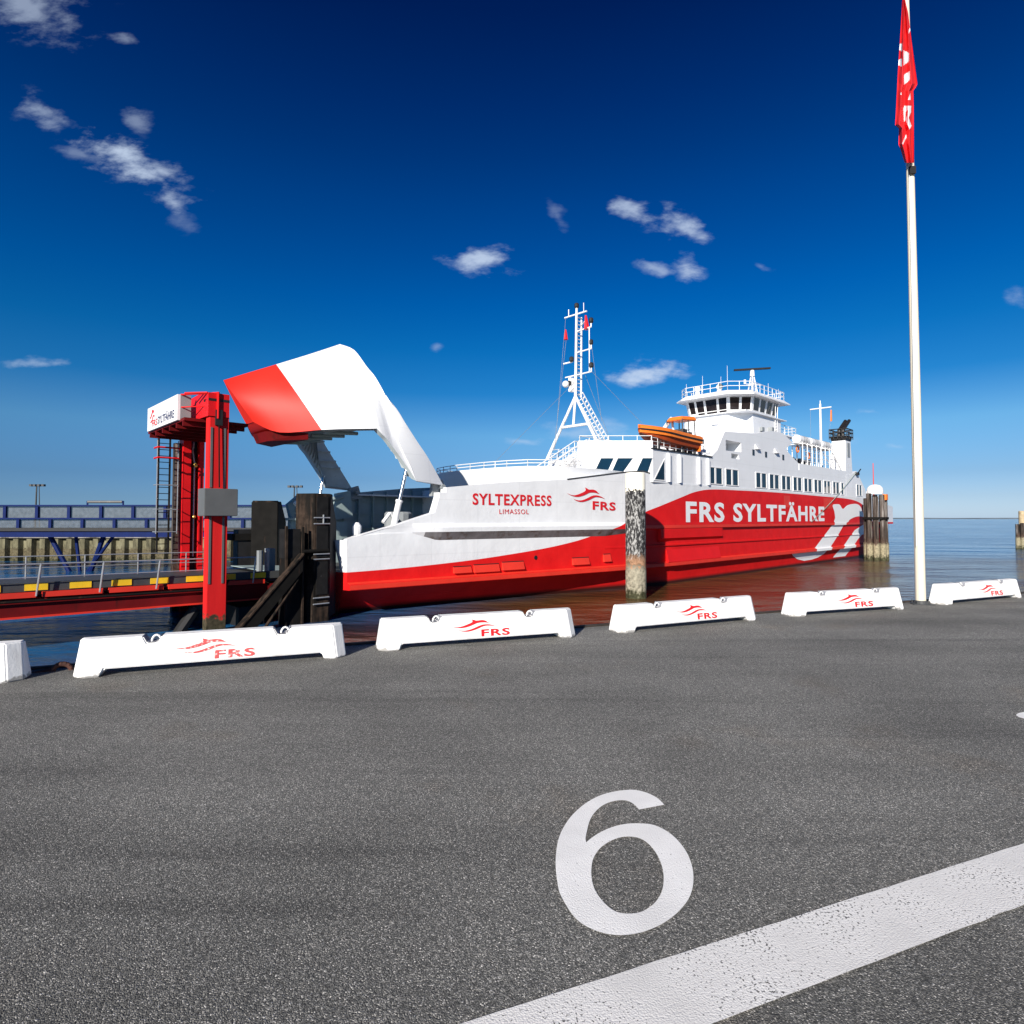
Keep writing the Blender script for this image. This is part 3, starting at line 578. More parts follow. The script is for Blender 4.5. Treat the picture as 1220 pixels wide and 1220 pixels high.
# drooping flag: outline per height, folded in plan
Yp = FP.y
def fz(y): return ray(1082, y).z / ray(1082, y).y * (Yp - .1) + EYE - FP.z
def fx(x): return (x - 610) / 720 * (Yp - .1) / 1.0
flag = thing('flag', 'red flag with white lettering hanging in limp folds from the flagpole', 'flag', (FP.x, FP.y - .02, FP.z))
left = [(-30, 1078), (0, 1075), (50, 1072), (90, 1069.5), (130, 1067.5), (149, 1066.5), (153, 1071), (172, 1070.5), (178, 1073), (188, 1076), (194, 1078)]
right = [(-30, 1080), (0, 1078.5), (15, 1082), (40, 1085), (70, 1089), (100, 1093), (104, 1091), (108, 1088.2), (130, 1088.6), (160, 1088.8), (194, 1089)]
def ip(T, y):
    for (y0, x0), (y1, x1) in zip(T, T[1:]):
        if y0 <= y <= y1: return x0 + (x1 - x0) * (y - y0) / (y1 - y0)
    return T[-1][1]
ROWS, COLS = 225, 81; rows = []; px = []
for i in range(ROWS):
    y = -30 + 224 * i / (ROWS - 1); r_ = []; pr = []
    for j in range(COLS):
        s = j / (COLS - 1); x = ip(left, y) + (ip(right, y) - ip(left, y)) * s
        fold = (.075 * math.asin(.97 * math.sin(s * 14 + .4 + y * .006 + .6 * noise.noise((y * .02, 2, 0)))) / 1.4) * (0.35 + 0.65 * min(1, (y + 30) / 90)) + .03 * noise.noise((s * 4, y * .04, 1))
        z = fz(y); zz = z
        D = math.hypot(1, 0); k_ = (Yp - .1 - .12 + fold) / (Yp - .1)
        X = (x - 610) / 720 * (math.cos(R(2.063)) + 0) * (Yp - .1)
        # undo the picture's slight keystone with the true ray so the cloth hangs beside the pole
        rr_ = ray(x, y); DY = Yp - .18 + fold; X = rr_.x / rr_.y * DY
        r_.append((X - FP.x, -.10 - .06 + fold, rr_.z / rr_.y * DY + EYE - FP.z)); pr.append((x, y))
    rows.append(r_); px.append(pr)
mbf = MB(); mbf.grid(rows)
cloth = mbf.build('cloth', mat('red_flag_cloth', (.72, .014, .020), .75, .06, 4), flag, smooth=80)
cloth.data.materials.append(mat('white_flag_print', (.80, .80, .82), .75, .04, 4))
Z = [[(1071.5, 52), (1074.8, 52), (1074.8, 61), (1071, 60)], [(1070.2, 71), (1074.6, 70), (1074.6, 79), (1069.8, 78)], [(1076.5, 60), (1083, 63), (1083, 73), (1076.5, 78)], [(1077, 89), (1084, 84.5), (1084, 95), (1077, 101)],
     [(1083.8, 33), (1084.8, 36), (1082.6, 40.5), (1082.3, 37)], [(1084.6, 111), (1084.8, 119.5), (1081.8, 118.5)], [(1076.4, 129), (1077.5, 126), (1085.6, 126.5), (1085.4, 134), (1082.5, 140), (1086, 150), (1083.5, 154), (1079, 143), (1077.2, 145)], [(1079.6, 160), (1080.2, 163), (1076, 172), (1074.6, 171)], [(1072.5, 111), (1074, 110), (1074, 113), (1073, 113.5)]]
HOLE = [(1079, 133), (1082, 131), (1081, 137), (1078.8, 141)]
def inside(p, poly):
    c = False; x, y = p; j = len(poly) - 1
    for i in range(len(poly)):
        (xi, yi), (xj, yj) = poly[i], poly[j]
        if (yi > y) != (yj > y) and x < (xj - xi) * (y - yi) / (yj - yi) + xi: c = not c
        j = i
    return c
for f_ in cloth.data.polygons:
    i, j = divmod(f_.index, COLS - 1)
    c_ = ((px[i][j][0] + px[i][j + 1][0]) / 2, (px[i][j][1] + px[i + 1][j][1]) / 2)
    if any(inside(c_, z) for z in Z) and not inside(c_, HOLE): f_.material_index = 1
mb = MB(); mb.box(-.085, .03, -.10, -.06, 8.16, 8.30); mb.build('toggle', M['black'], flag); 

# ------------------------------------------------------------------ the ferry (x forward, y to port, z up, origin at the stern on the waterline)
SD = Vector((-.71906876, -.69493893, 0)); SN = Vector((.69493893, -.71906876, 0)); SO = Vector((57.38141325, 90.53722557, WL)) - SN * 8
SROT = math.atan2(SD.y, SD.x)
def sp_(a, b, z): return SO + SD * a + SN * b + Vector((0, 0, z))
ferry = thing('car_ferry', 'large red and white double-ended car ferry moored with its bow visor raised', 'ferry', SO, SROT)

def HW(a):
    T = [(0, 7.7), (4, 7.85), (10, 8.0), (62, 8.0), (66, 7.75), (68, 7.48), (88.6, 4.9), (90, 4.7)]
    for (x0, y0), (x1, y1) in zip(T, T[1:]):
        if x0 <= a <= x1: return y0 + (y1 - y0) * (a - x0) / (x1 - x0)
    return T[-1][1]
TOP = [(0, 6.9), (8, 7.5), (12.8, 7.9), (62, 7.9), (64, 8.35), (66, 8.62), (68, 8.45), (73.5, 7.72), (78, 7.4), (80.4, 7.16), (82.75, 6.9), (82.76, 6.62), (83.2, 6.6), (83.21, 6.36), (83.5, 5.44), (85.6, 4.82), (87.9, 4.22), (88.6, 4.04)]
def top(a):
    for (x0, y0), (x1, y1) in zip(TOP, TOP[1:]):
        if x0 <= a <= x1: return y0 + (y1 - y0) * (a - x0) / (x1 - x0)
    return TOP[-1][1]
ST = sorted(set([0, .4, 1.2, 2.5, 4, 6, 8, 10, 12.8, 16, 20, 26, 32, 38, 44, 50, 54, 58, 60, 62, 64, 65, 66, 67, 68, 70, 73.5, 76, 78, 80.4, 82.75, 82.76, 83.2, 83.21, 83.5, 84.2, 84.9, 85.2, 85.6, 86.6, 87.9, 88.6]))
def section(a):
    w = HW(a); bow = max(0, min(1, (a - 66) / 3)); aft = max(0, min(1, (12 - a) / 12))
    rp = .04 + .26 * bow; lp = .02 + .30 * bow
    if a > 84.9: lp = -.02
    elif a > 83.4: lp = .30 * (84.9 - a) / 1.5
    zl = 4.30 - .42 * bow if a < 83.4 else 4.30 - .42 * max(0, (84.9 - a) / 1.5)
    und = .55 + 1.2 * max(0, min(1, (a - 62) / 20)) + 2.2 * aft ** 2
    bil = .2 + .1 * bow
    rise = 1.6 * aft ** 2
    pts = [(-1.6, -1.2 - und), (0 + rise * .3, -und), (.7 + rise * .3, -.15 - und * .62), (1.40, -.30 - .15 * bow - 1.3 * aft ** 2), (1.43, rp - aft * .9), (1.70, rp - aft * .9), (1.80, -.2 * (1 - bow) - aft * .9), (2.96, -.2 * (1 - bow) - aft * .8), (3.0, -.2 + .1 * (1 - bow) + .2 * bow - aft * .8), (3.10, -.2 + .1 * (1 - bow) + .2 * bow - aft * .8), (3.14, -.2 * (1 - bow) - aft * .7),
           (zl, -.2 * (1 - bow) - aft * .6), (4.36, lp), (4.60, lp), (4.72 if not bow else 4.85, 0), (5.0, 0), (5.8, 0), (6.6, 0), (9.9, 0)]
    t_ = top(a); o = []
    for z, of in pts: o.append((w + of, min(z, t_)))
    return o
rowsL = []; rowsR = []
for a in ST:
    s_ = section(a); rowsL.append([(a, y, z) for y, z in s_]); rowsR.append([(a, -y, z) for y, z in s_])
mb = MB(); mb.grid(rowsL); mb.grid([list(reversed(r)) for r in rowsR])
for r1, r2, r3, r4 in zip(rowsL, rowsL[1:], rowsR, rowsR[1:]):
    a = r1[0][0]
    if a < 66: mb.quad(r1[-1], r2[-1], r4[-1], r3[-1])
n_ = len(rowsL[0])
mb.add(rowsL[0] + list(reversed(rowsR[0])), [tuple(range(2 * n_))])                          # transom
# open bow: inner bulwark skins, rail cap, ramp sill and bow ends
BO = [a for a in ST if a >= 66]
for sg in (1, -1):
    inn = [[(a, sg * (HW(a) - .55), top(a)), (a, sg * (HW(a) - .55), 2.3)] for a in BO]; outp = [(a, sg * HW(a), top(a)) for a in BO]
    mb.grid([outp, [p[0] for p in inn]])
    w = HW(88.6)
    e = [(88.6, sg * p[1], p[2]) for p in [(0, y, z) for y, z in section(88.6)] if p[2] >= 1.0]
    mb.add(e + [(88.6, sg * (w - .55), top(88.6)), (88.6, sg * (w - .55), 2.3), (88.6, sg * (w - .55), 1.0)], [tuple(range(len(e) + 3))])
    # chamfered white bow post standing at the end of the bulwark
    c = [(88.62, sg * (w - .02)), (89.05, sg * (w - .42)), (89.05, sg * (w - .60)), (88.62, sg * (w - .60))]
    mb.loft([[(x if x < 88.9 else 88.64, y, 2.32) for x, y in c], [(x, y, 4.0) for x, y in c]])
mb.add([(88.6, 4.6, 2.28), (88.6, -4.6, 2.28), (88.6, -3.6, -1.6), (88.6, 3.6, -1.6)], [(0, 1, 2, 3)])
hull = mb.build('hull', M['hull'], ferry, smooth=11, split=False)
mb = MB()
for sg in (1, -1):
    for a0_, a1_ in zip(BO, BO[1:]):
        if a0_ >= 70: mb.quad((a0_, sg * (HW(a0_) - .56), top(a0_) - .004), (a1_, sg * (HW(a1_) - .56), top(a1_) - .004), (a1_, sg * (HW(a1_) - .56), 2.3), (a0_, sg * (HW(a0_) - .56), 2.3))
    for a in [71 + 1.25 * k for k in range(14)]:
        if a < 88: mb.box(a, a + .12, sg * (HW(a) - .82) - (0 if sg > 0 else -.0), sg * (HW(a) - .57), 2.3, top(a) - .12) if sg < 0 else mb.box(a, a + .12, HW(a) - .82, HW(a) - .57, 2.3, top(a) - .12)
    for z in (3.4, 4.4, 5.4, 6.3):
        A_ = [(a, sg * (HW(a) - .60), z) for a in (70.5, 76, 82.6)]
        for p0, p1 in zip(A_, A_[1:]): mb.loft([[(p[0], p[1], z), (p[0], p[1] - sg * .12, z), (p[0], p[1] - sg * .12, z + .06), (p[0], p[1], z + .06)] for p in (p0, p1)])
mb.build('bulwark_lining', M['greygreen'], ferry)
mb = MB(); mb.quad((40, -7.3, 2.29), (40, 7.3, 2.29), (88.58, 4.3, 2.29), (88.58, -4.3, 2.29)); mb.build('car_deck', M['darkgrey'], ferry)
# hull relief: fender sponsons and recessed pockets above the rail
mb = MB()
mb.loft([[(63.0, 7.75, 1.72), (63.0, 8.02, 1.74), (63.0, 7.79, 2.75), (63, 7.7, 2.75)], [(54.6, 7.75, 1.72), (54.6, 8.02, 1.74), (54.6, 7.79, 2.75), (54.6, 7.7, 2.75)]])
mb.loft([[(64.0, 7.7, 3.30), (64.0, 8.0, 3.6), (64.0, 8.0, 4.34), (64.0, 7.7, 4.34)], [(54.2, 7.7, 3.30), (54.2, 8.0, 3.6), (54.2, 8.0, 4.34), (54.2, 7.7, 4.34)]])
mb.build('fender_sponson', M['red'], ferry)
def bowpt(a, z, off=.0): return (a, HW(a) + off, z)
mb = MB(); mbk = MB()
for a0_, a1_, z0, z1 in ((82.3, 81.1, 1.95, 2.3), (80.9, 79.1, 1.92, 2.35), (78.85, 77.2, 1.95, 2.42), (73.1, 71.6, 2.0, 2.45), (70.2, 69.5, 2.1, 2.6)):
    mb.loft([[bowpt(a0_, z0, -.06), bowpt(a1_, z0, -.06), bowpt(a1_, z1, -.06), bowpt(a0_, z1, -.06)], [bowpt(a0_, z0, .16), bowpt(a1_, z0, .16), bowpt(a1_, z1, .03), bowpt(a0_, z1, .03)]])
    mbk.loft([[bowpt(a0_, z1, -.06), bowpt(a1_, z1, -.06), bowpt(a1_, z1 + .05, -.06), bowpt(a0_, z1 + .05, -.06)], [bowpt(a0_, z1, .035), bowpt(a1_, z1, .035), bowpt(a1_, z1 + .05, .035), bowpt(a0_, z1 + .05, .035)]])
mb.build('fender_pad', M['orange_red'], ferry); mbk.tube(bowpt(76.2, 2.62, -.06), bowpt(76.2, 2.62, .03), .14, n=12); mbk.build('hull_scupper', M['black'], ferry)
# a red strip cap on the two fender rails, sunlit orange painted in
mb = MB()
mb.grid([[(a, HW(a) + section(a)[4][0] - HW(a) + .012, 1.455) for a in ST if a >= 2], [(a, section(a)[5][0] + .012, 1.69) for a in ST if a >= 2], [(a, section(a)[6][0] + .01, 1.81) for a in ST if a >= 2]])
mb.build('fender_rail', M['orange_red'], ferry)
mb = MB(); AS = [a for a in ST if 3 < a <= 66]
mb.grid([[(a, section(a)[12][0] + .012, 4.37) for a in AS], [(a, section(a)[13][0] + .012, 4.61) for a in AS]])
mb.build('fender_strip', M['orange_red'], ferry)
mb = MB(); AB = [a for a in ST if 66.5 <= a <= 84.3]
mb.grid([[(a, section(a)[11][0] + .012, section(a)[11][1] + .01) for a in AB], [(a, section(a)[12][0] + .014, 4.355) for a in AB]])
mb.build('ledge_underside', mat('ledge_shade_paint', (.20, .195, .20), .7, .3, 1.5, .3, 4, dirt=(.10, .07, .05), dscale=1.2, dth=.52), ferry)  # shade under the ledge put into a darker grey-brown colour
mb = MB(); mb.path([(a, HW(a) + .02, top(a) + .02) for a in (65.2, 66, 68, 70, 71.8, 73.5)], .045); mb.build('deck_edge_line', M['darkgrey'], ferry)

# name, port of registry and marks on the hull
BN = Vector((.123, 1, 0)).normalized()
def bow_map(a0_, z0, scale_a, h):      # text runs aft (to the right as seen)
    return lambda x, y: (a0_ - x * .9925, HW(a0_ - x * .9925) + .025, z0 + y)
flat_build('ship_name', text_shape('SYLTEXPRESS', 6.15, .70, .025, 1.12), bow_map(81.0, 5.92, 1, 1), M['logo_red'], ferry)
flat_build('port_of_registry', text_shape('LIMASSOL', 2.3, .30, .0, 1.1), bow_map(79.06, 5.39, 1, 1), M['logo_red'], ferry)
company_mark('bow_emblem', 'bow_lettering', lambda x, y: (73.56 - x * 4.62, HW(73.56 - x * 4.62) + .03, 5.72 + y * 1.50 - .12 * x + .06), M['logo_red'], ferry)
for part_ in (0, 1):          # two words on one line
    tv, tf = text_shape('FRS SYLTFÄHRE', 30.9, 2.06, .034, 1.14)
    keep = [f for f in tf if (sum(tv[i][0] for i in f) / len(f) > 9.3) == bool(part_)]; used = sorted({i for f in keep for i in f}); ix = {v: i for i, v in enumerate(used)}
    flat_build('side_lettering', ([tv[i] for i in used], [tuple(ix[i] for i in f) for f in keep]), lambda x, y: (60.4 - x, 8.022, 4.80 + y), M['letter_white'], ferry)
EU = [(26.73, 6.69), (25.53, 6.85), (24.22, 6.8), (23.14, 6.31), (21.51, 6.77), (19.13, 6.99), (17.41, 6.96), (16.17, 6.6), (15.59, 6.04), (14.42, 5.64), (14.44, 5.31), (16.76, 5.42), (18.75, 5.3), (20.68, 4.98), (21.74, 4.64), (26.08, 4.64), (25.96, 5.21), (26.18, 5.95)]
EM1 = [(26.41, 4.34), (22.3, 4.32), (24.69, 2.96), (26.96, 1.82), (32.04, 1.82), (30.07, 2.71), (28.02, 3.61)]
EM2 = [(14.7, 4.3), (13.4, 4.3), (13.88, 3.15), (15.19, 3.01), (17.01, 2.4), (18.29, 1.82), (22.3, 1.82), (20.16, 2.79), (18.18, 3.62)]
EL1 = [(27.83, 1.40), (28.67, 1.01), (30.28, 0.65), (32.2, 0.49), (34.4, 0.45), (36.49, 0.73), (37.82, 1.12), (38.4, 1.40), (34.71, 1.40), (31.01, 1.40)]
EL2 = [(18.9, 1.40), (19.45, 1.12), (20.91, 0.39), (25.38, 0.41), (23.3, 1.40)]
def hull_y(a, z):
    s_ = section(a)
    for (y0, z0), (y1, z1) in zip(s_, s_[1:]):
        if z0 <= z <= z1 and z1 > z0: return y0 + (y1 - y0) * (z - z0) / (z1 - z0)
    return s_[-1][0]
def dense(poly, z0, z1, st=.16):
    """cells of the painted outline laid on the plating"""
    mbx = MB(); xs = [p[0] for p in poly]
    x = min(xs)
    while x < max(xs):
        zz = z0
        while zz < z1:
            if inside((x + st / 2, zz + st / 4), poly): mbx.quad(*[(a, hull_y(a, z) + .02, z) for a, z in ((x, zz), (x + st, zz), (x + st, zz + st / 2), (x, zz + st / 2))])
            zz += st / 2
        x += st
    return mbx
def drape(poly, off, sm=2):
    sh = flat_shape([smooth_loop(poly, 4) if sm else poly])
    me = bpy.data.meshes.new('t'); me.from_pydata([(x, y, 0) for x, y in sh[0]], [], sh[1]); bm = bmesh.new(); bm.from_mesh(me)
    for z in (.7, 1.40, 1.43, 1.70, 1.80, 2.96, 3.0, 3.10, 3.14, 4.30, 4.36, 4.60, 4.72):
        bmesh.ops.bisect_plane(bm, geom=bm.verts[:] + bm.edges[:] + bm.faces[:], plane_co=(0, z, 0), plane_no=(0, 1, 0))
    for x in range(4, 60, 3):
        bmesh.ops.bisect_plane(bm, geom=bm.verts[:] + bm.edges[:] + bm.faces[:], plane_co=(x, 0, 0), plane_no=(1, 0, 0))
    vs = [(v.co.x, hull_y(v.co.x, v.co.y) + off, v.co.y) for v in bm.verts]; bm.verts.index_update(); fs = [tuple(v.index for v in f.verts) for f in bm.faces]
    bm.free(); bpy.data.meshes.remove(me); return vs, fs
mb = MB()
mb.add(*drape(EU, .022))
for P_ in (EM1, EM2, EL1, EL2): mb.add(*drape(P_, .022, 0))
for P_ in ([(26.3, 4.30), (22.1, 4.30), (21.9, 4.66), (26.1, 4.66)], [(14.6, 4.28), (13.6, 4.28), (13.6, 4.5), (14.2, 4.5)], [(32.2, 1.40), (27.6, 1.40), (26.9, 1.84), (32.1, 1.84)], [(23.4, 1.4), (18.8, 1.4), (18.2, 1.84), (22.3, 1.84)]): mb.add(*drape(P_, .03, 0))
mb.build('side_emblem', M['letter_white'], ferry, split=False)
mb = MB()
for a0_, a1_, z0, z1 in ((40.95, 39.4, 6.28, 7.5), (29.65, 26.9, 6.28, 7.5)): mb.quad((a0_, 8.012, z0), (a1_, 8.012, z0), (a1_, 8.012, z1), (a0_, 8.012, z1))
mb.build('boarding_hatch', M['orange_red'], ferry)

# ---- superstructure
def plan_sym(pts): return pts + [(a, -b) for a, b in reversed(pts)]
sup = MB()
sup.prism([(21.6, 7.96), (65.0, 7.96), (68.9, 4.06), (68.9, 3.8), (63.6, 3.8), (63.6, -4.0), (56, -4.5), (52, -7.96), (21.6, -7.96)], 7.86, 10.35)
# parapet above the forward lounge
for (a0_, b0_), (a1_, b1_) in (((65.0, 7.96), (68.9, 4.06)), ((68.9, 4.06), (68.9, 3.8)), ((68.9, 3.8), (63.8, 3.8))):
    d_ = Vector((a1_ - a0_, b1_ - b0_, 0)).normalized(); nn = Vector((-d_.y, d_.x, 0)) * .12
    sup.loft([[(a0_, b0_, z), (a1_, b1_, z), (a1_ + nn.x * -1, b1_ - nn.y, z), (a0_ - nn.x, b0_ - nn.y, z)] for z in (10.35, 11.0)])
for sg in (1, -1): sup.box(21.6, 36.6, min(sg * 7.96, sg * 7.8), max(sg * 7.96, sg * 7.8), 10.35, 11.07)
sup.box(21.6, 21.76, -7.7, 7.7, 10.35, 11.07)
# aft side screens
for sg in (1, -1): sup.prism_y([(21.55, 7.88), (21.55, 10.6), (19.3, 10.8), (17.4, 11.28), (14.05, 9.1), (13.2, 7.88)], sg * 7.5, sg * 7.96)
sup.build('superstructure', M['white'], ferry)
mb = MB()
for a in (62.89, 61.28, 58.23, 56.68): mb.box(a - .13, a + .13, 7.97, 8.16, 7.95, 10.2)
mb.build('side_rib', M['white'], ferry)
mb = MB(); mb.box(55.95, 65.1, 7.6, 8.06, 10.36, 10.44); mb.build('boat_deck_edge', M['black'], ferry)
# lounge windows raking on the chamfered front
ch0 = Vector((65.0, 7.96, 0)); chd = Vector((1, -1, 0)).normalized(); chn = Vector((1, 1, 0)).normalized()
def chp(u, z, off=.0): p = ch0 + chd * u + chn * off; return (p.x, p.y, z)
for u0, u1, v0, v1 in ((.40, 1.28, .04, .78), (2.27, 3.12, 1.50, 2.64), (3.45, 4.42, 2.95, 3.9)):
    fr = MB(); q0 = [(u0 - .10, 8.50), (u1 + .10, 8.50), (v1 + .10, 9.74), (max(.0, v0 - .10), 9.74)]
    fr.loft([[chp(u, z, .0) for u, z in q0], [chp(u, z, .05) for u, z in q0]])
    w_ = fr.build('lounge_window', M['white_steel'], ferry)
    g = MB(); g.quad(chp(u0, 8.58, .055), chp(u1, 8.58, .055), chp(v1, 9.66, .055), chp(v0, 9.66, .055)); g.build('pane', M['glass'], w_)
fr = MB(); fr.prism_y([(64.95, 8.0), (63.4, 8.0), (63.4, 9.75)], 7.97, 8.0); w_ = fr.build('lounge_window', M['white_steel'], ferry)
g = MB(); g.add([(64.8, 8.006, 8.08), (63.5, 8.006, 8.08), (63.5, 8.006, 9.6)], [(0, 1, 2)]); g.build('pane', M['glass'], w_)
WIN = [(56.57, 54.18), (53.44, 51.11), (47.37, 45.09), (44.31, 42.09), (41.36, 39.13), (38.38, 36.12), (35.4, 33.14), (32.44, 30.17), (29.39, 27.34), (26.4, 24.26), (23.53, 22.61), (17.61, 15.54)]
for i, (a0_, a1_) in enumerate(WIN):
    fr = MB(); e = .07
    z0, z1 = 8.12, 9.5
    for (p, q_, r, s) in ((a1_ - e, a0_ + e, z0 - e, z0), (a1_ - e, a0_ + e, z1, z1 + e), (a1_ - e, a1_, z0, z1), (a0_, a0_ + e, z0, z1)): fr.box(p, q_, 7.955, 8.02, r, s)
    am = (a0_ + a1_) / 2
    if i != 10: fr.box(am - .12, am + .12, 7.955, 8.015, z0, z1)
    w_ = fr.build('side_window', M['white_steel'], ferry)
    g = MB(); g.quad((a0_, 7.975, z0), (a1_, 7.975, z0), (a1_, 7.975, z1), (a0_, 7.975, z1)); g.build('pane', M['glass'], w_)

# ---- forecastle: curved bulwark, deck, rail, stairs
CP = [(66.4, 6.6), (68.5, 6.75), (70.5, 6.75), (72.5, 6.5), (74.4, 6.0), (75.5, 5.0), (76.0, 3.5), (76.3, 1.5), (76.3, 0)]
CP = CP + [(a, -b) for a, b in reversed(CP[:-1])]
mb = MB(); mb.grid([[(a - (.12 if z < 8 else 0), b * (1 if z > 8 else .985), z) for a, b in CP] for z in (7.2, 8.0, 8.62)])
mb.grid([[(a, b, 8.62) for a, b in CP], [(a - .14, b * .975, 8.62) for a, b in CP], [(a - .14, b * .975, 7.2) for a, b in CP]])
mb.build('forecastle_bulwark', M['white'], ferry, smooth=40)
mb = MB(); mb.prism([(62, 7.4), (68, 6.9), (76.2, 5.9), (76.2, -5.9), (68, -6.9), (62, -7.4)], 7.16, 7.3); mb.quad((76.18, -6.0, 2.3), (76.18, -3.6, 2.3), (76.18, -3.6, 7.2), (76.18, -6.0, 7.2)); mb.quad((76.18, 6.0, 2.3), (76.18, 3.6, 2.3), (76.18, 3.6, 7.2), (76.18, 6.0, 7.2)); mb.quad((76.18, 3.6, 6.5), (76.18, -3.6, 6.5), (76.18, -3.6, 7.2), (76.18, 3.6, 7.2))
for sg in (1, -1): mb.prism([(73.4, sg * 6.2), (76.3, sg * 5.8), (82.6, sg * 5.0), (82.6, sg * 4.5), (73.4, sg * 4.5)], 6.72, 6.82)
mb.build('foredeck', M['white'], ferry)
mb = MB(); mb.rail([(a - .05, b, 8.62) for a, b in CP[2:]], .42, 2, 1.3, .03); mb.build('bulwark_rail', M['white_steel'], ferry)
mb = MB()
for bb in (-.2, 1.1):
    mb.loft([[(70.4, bb + k, z) for k, z in ((0, 7.3), (.08, 7.3), (.08, 7.65), (0, 7.65))], [(64.4, bb + k, z) for k, z in ((0, 10.5), (.08, 10.5), (.08, 10.85), (0, 10.85))]])
    mb.path([(70.4, bb, 8.6), (64.4, bb, 11.75), (63.2, bb, 11.75)], .045); mb.path([(70.4, bb, 8.1), (64.4, bb, 11.25)], .035)
    for k in range(9): x = 70.4 - k * .75; z = 7.5 + k * .394; mb.tube((x, bb, z), (x, bb, z + 1.1), .03, n=5)
for k in range(16): x = 70.2 - k * .385; z = 7.5 + k * .205; mb.box(x - .16, x + .16, -.15, 1.12, z, z + .05)
mb.build('stairway', M['white_steel'], ferry)
mb = MB(); mb.rail([(69.2, 4.3, 8.6), (66.8, 1.2, 8.6), (64.3, 1.2, 10.4)], .95, 3, .5, .025); mb.rail([(63.4, 1.4, 10.35), (63.4, 3.8, 10.35)], 1.0, 3, .8, .03); mb.rail([(63.4, -3.8, 10.35), (63.4, -.4, 10.35)], 1.0, 3, .8, .03); mb.build('stair_rail', M['greytank'], ferry)
mb = MB(); mb.path([(68.6, 3.6, 8.6), (66.6, 2.8, 9.8), (66.0, 2.7, 9.9)], .06); mb.box(68.2, 68.5, 3.2, 3.75, 8.55, 9.0); mb.build('deck_winch', M['black'], ferry)
mb = MB(); mb.box(67.8, 68.0, 3.3, 3.75, 8.55, 9.1); mb.build('extinguisher_box', M['logo_red'], ferry)
mb = MB(); mb.rail([(64.9, 7.8, 11.0), (68.8, 4.0, 11.0), (68.7, 3.9, 11.0), (64, 3.9, 11.0)], .38, 1, 1.1, .03); mb.rail([(56, 7.7, 10.44), (64.8, 7.7, 10.44)], .85, 3, .9, .025); mb.build('deck_rail', M['white_steel'], ferry)

# ---- tier carrying the bridge
PROF = [(56.1, 10.35), (54.94, 11.04), (53.5, 12.84), (47, 13.3), (43.5, 13.9), (40.8, 13.95), (38.3, 13.2), (40.2, 12.3), (36.8, 11.07), (36.8, 10.35)]
mb = MB(); mb.prism_y(PROF, -7.0, 6.6)
sh = flat_shape([PROF, [(53.35, 11.15), (50.35, 11.25), (50.35, 12.1), (53.35, 12.1)], [(52.3, 10.55), (50.7, 10.55), (50.9, 10.98), (52.3, 10.98)]])
k = len(sh[0])
loops = [PROF, [(53.35, 11.15), (50.35, 11.25), (50.35, 12.1), (53.35, 12.1)], [(52.3, 10.55), (50.7, 10.55), (50.9, 10.98), (52.3, 10.98)]]
for sg in (1, -1):
    y0, y1 = sg * 6.62, sg * 7.96
    mb.add([(x, y1, z) for x, z in sh[0]], sh[1])
    for lp in loops: mb.loft([[(x, y0, z) for x, z in lp], [(x, y1, z) for x, z in lp]], cap=False)
mb.build('bridge_deckhouse', M['white'], ferry)
mb = MB()
for a, z in ((47.8, 11.4), (45.0, 11.41), (40.85, 11.42)): mb.prism_y([(a - .22, z - .28), (a + .22, z - .28), (a + .22, z + .28), (a - .22, z + .28)], 7.955, 7.99)
mb.build('porthole', M['darkglass'], ferry)
mb = MB()
for a, z in ((47.0, 12.05), (42.6, 12.0)): mb.loft([[(a + .5, 7.95, z - .3), (a - .5, 7.95, z - .3), (a - .5, 7.95, z + .2), (a + .5, 7.95, z + .2)], [(a + .35, 8.25, z - .3), (a - .35, 8.25, z - .3), (a - .35, 8.0, z + .18), (a + .35, 8.0, z + .18)]])
mb.build('vent_cowl', M['greytank'], ferry)
P0 = [(33, 4.6), (40.3, 4.6), (42.2, 2.6), (42.2, -2.3), (41.6, -2.9), (33, -2.9)]
mb = MB(); mb.loft([[(a + (.9 if a > 38 else 0), b * 1.12, 12.85) for a, b in P0], [(a + .25, b * 1.03, 14.2) for a, b in P0], [(a, b, 16.55) for a, b in P0]])
mb.box(32.0, 42.6, -3.1, 4.9, 16.5, 16.6)
mb.box(27.8, 33.0, -3.5, 4.5, 14.9, 15.05)
mb.loft([[(30.5, -4, 12.85), (33.1, -4, 12.85), (33.1, 4.4, 12.85), (30.5, 4.4, 12.85)], [(32.5, -4, 14.9), (33.1, -4, 14.9), (33.1, 4.4, 14.9), (32.5, 4.4, 14.9)]])
mb.build('bridge_tower', M['white'], ferry)
mb = MB(); mb.box(46.6, 48.4, 5.2, 5.26, 13.2, 13.3)
for (a, b, z, w_) in ((54.2, 3, 12.3, .9), (53.9, -1.5, 12.1, .9), (42.5, 1.0, 15.4, .7), (42.5, -2.2, 15.2, .5)): mb.box(a, a + .12, b, b + w_, z, z + .1)
mb.build('deck_lamp', M['greytank'], ferry)
mb = MB(); mb.rail([(28, 4.4, 15.05), (32.6, 4.4, 15.05)], 1.1, 3, 1.1, .03); mb.rail([(28, 4.4, 15.05), (28, -3.4, 15.05)], 1.1, 3, 1.3, .03)
for k in range(10): mb.tube((35.2 - .05 * k, 4.75, 13.1 + .35 * k), (34.6 - .05 * k, 4.75, 13.1 + .35 * k), .03, n=5)
mb.path([(35.2, 4.75, 13), (34.7, 4.75, 18.2)], .035); mb.path([(34.6, 4.75, 13), (34.1, 4.75, 18.2)], .035)
mb.build('bridge_ladder', M['white_steel'], ferry)
mb = MB()
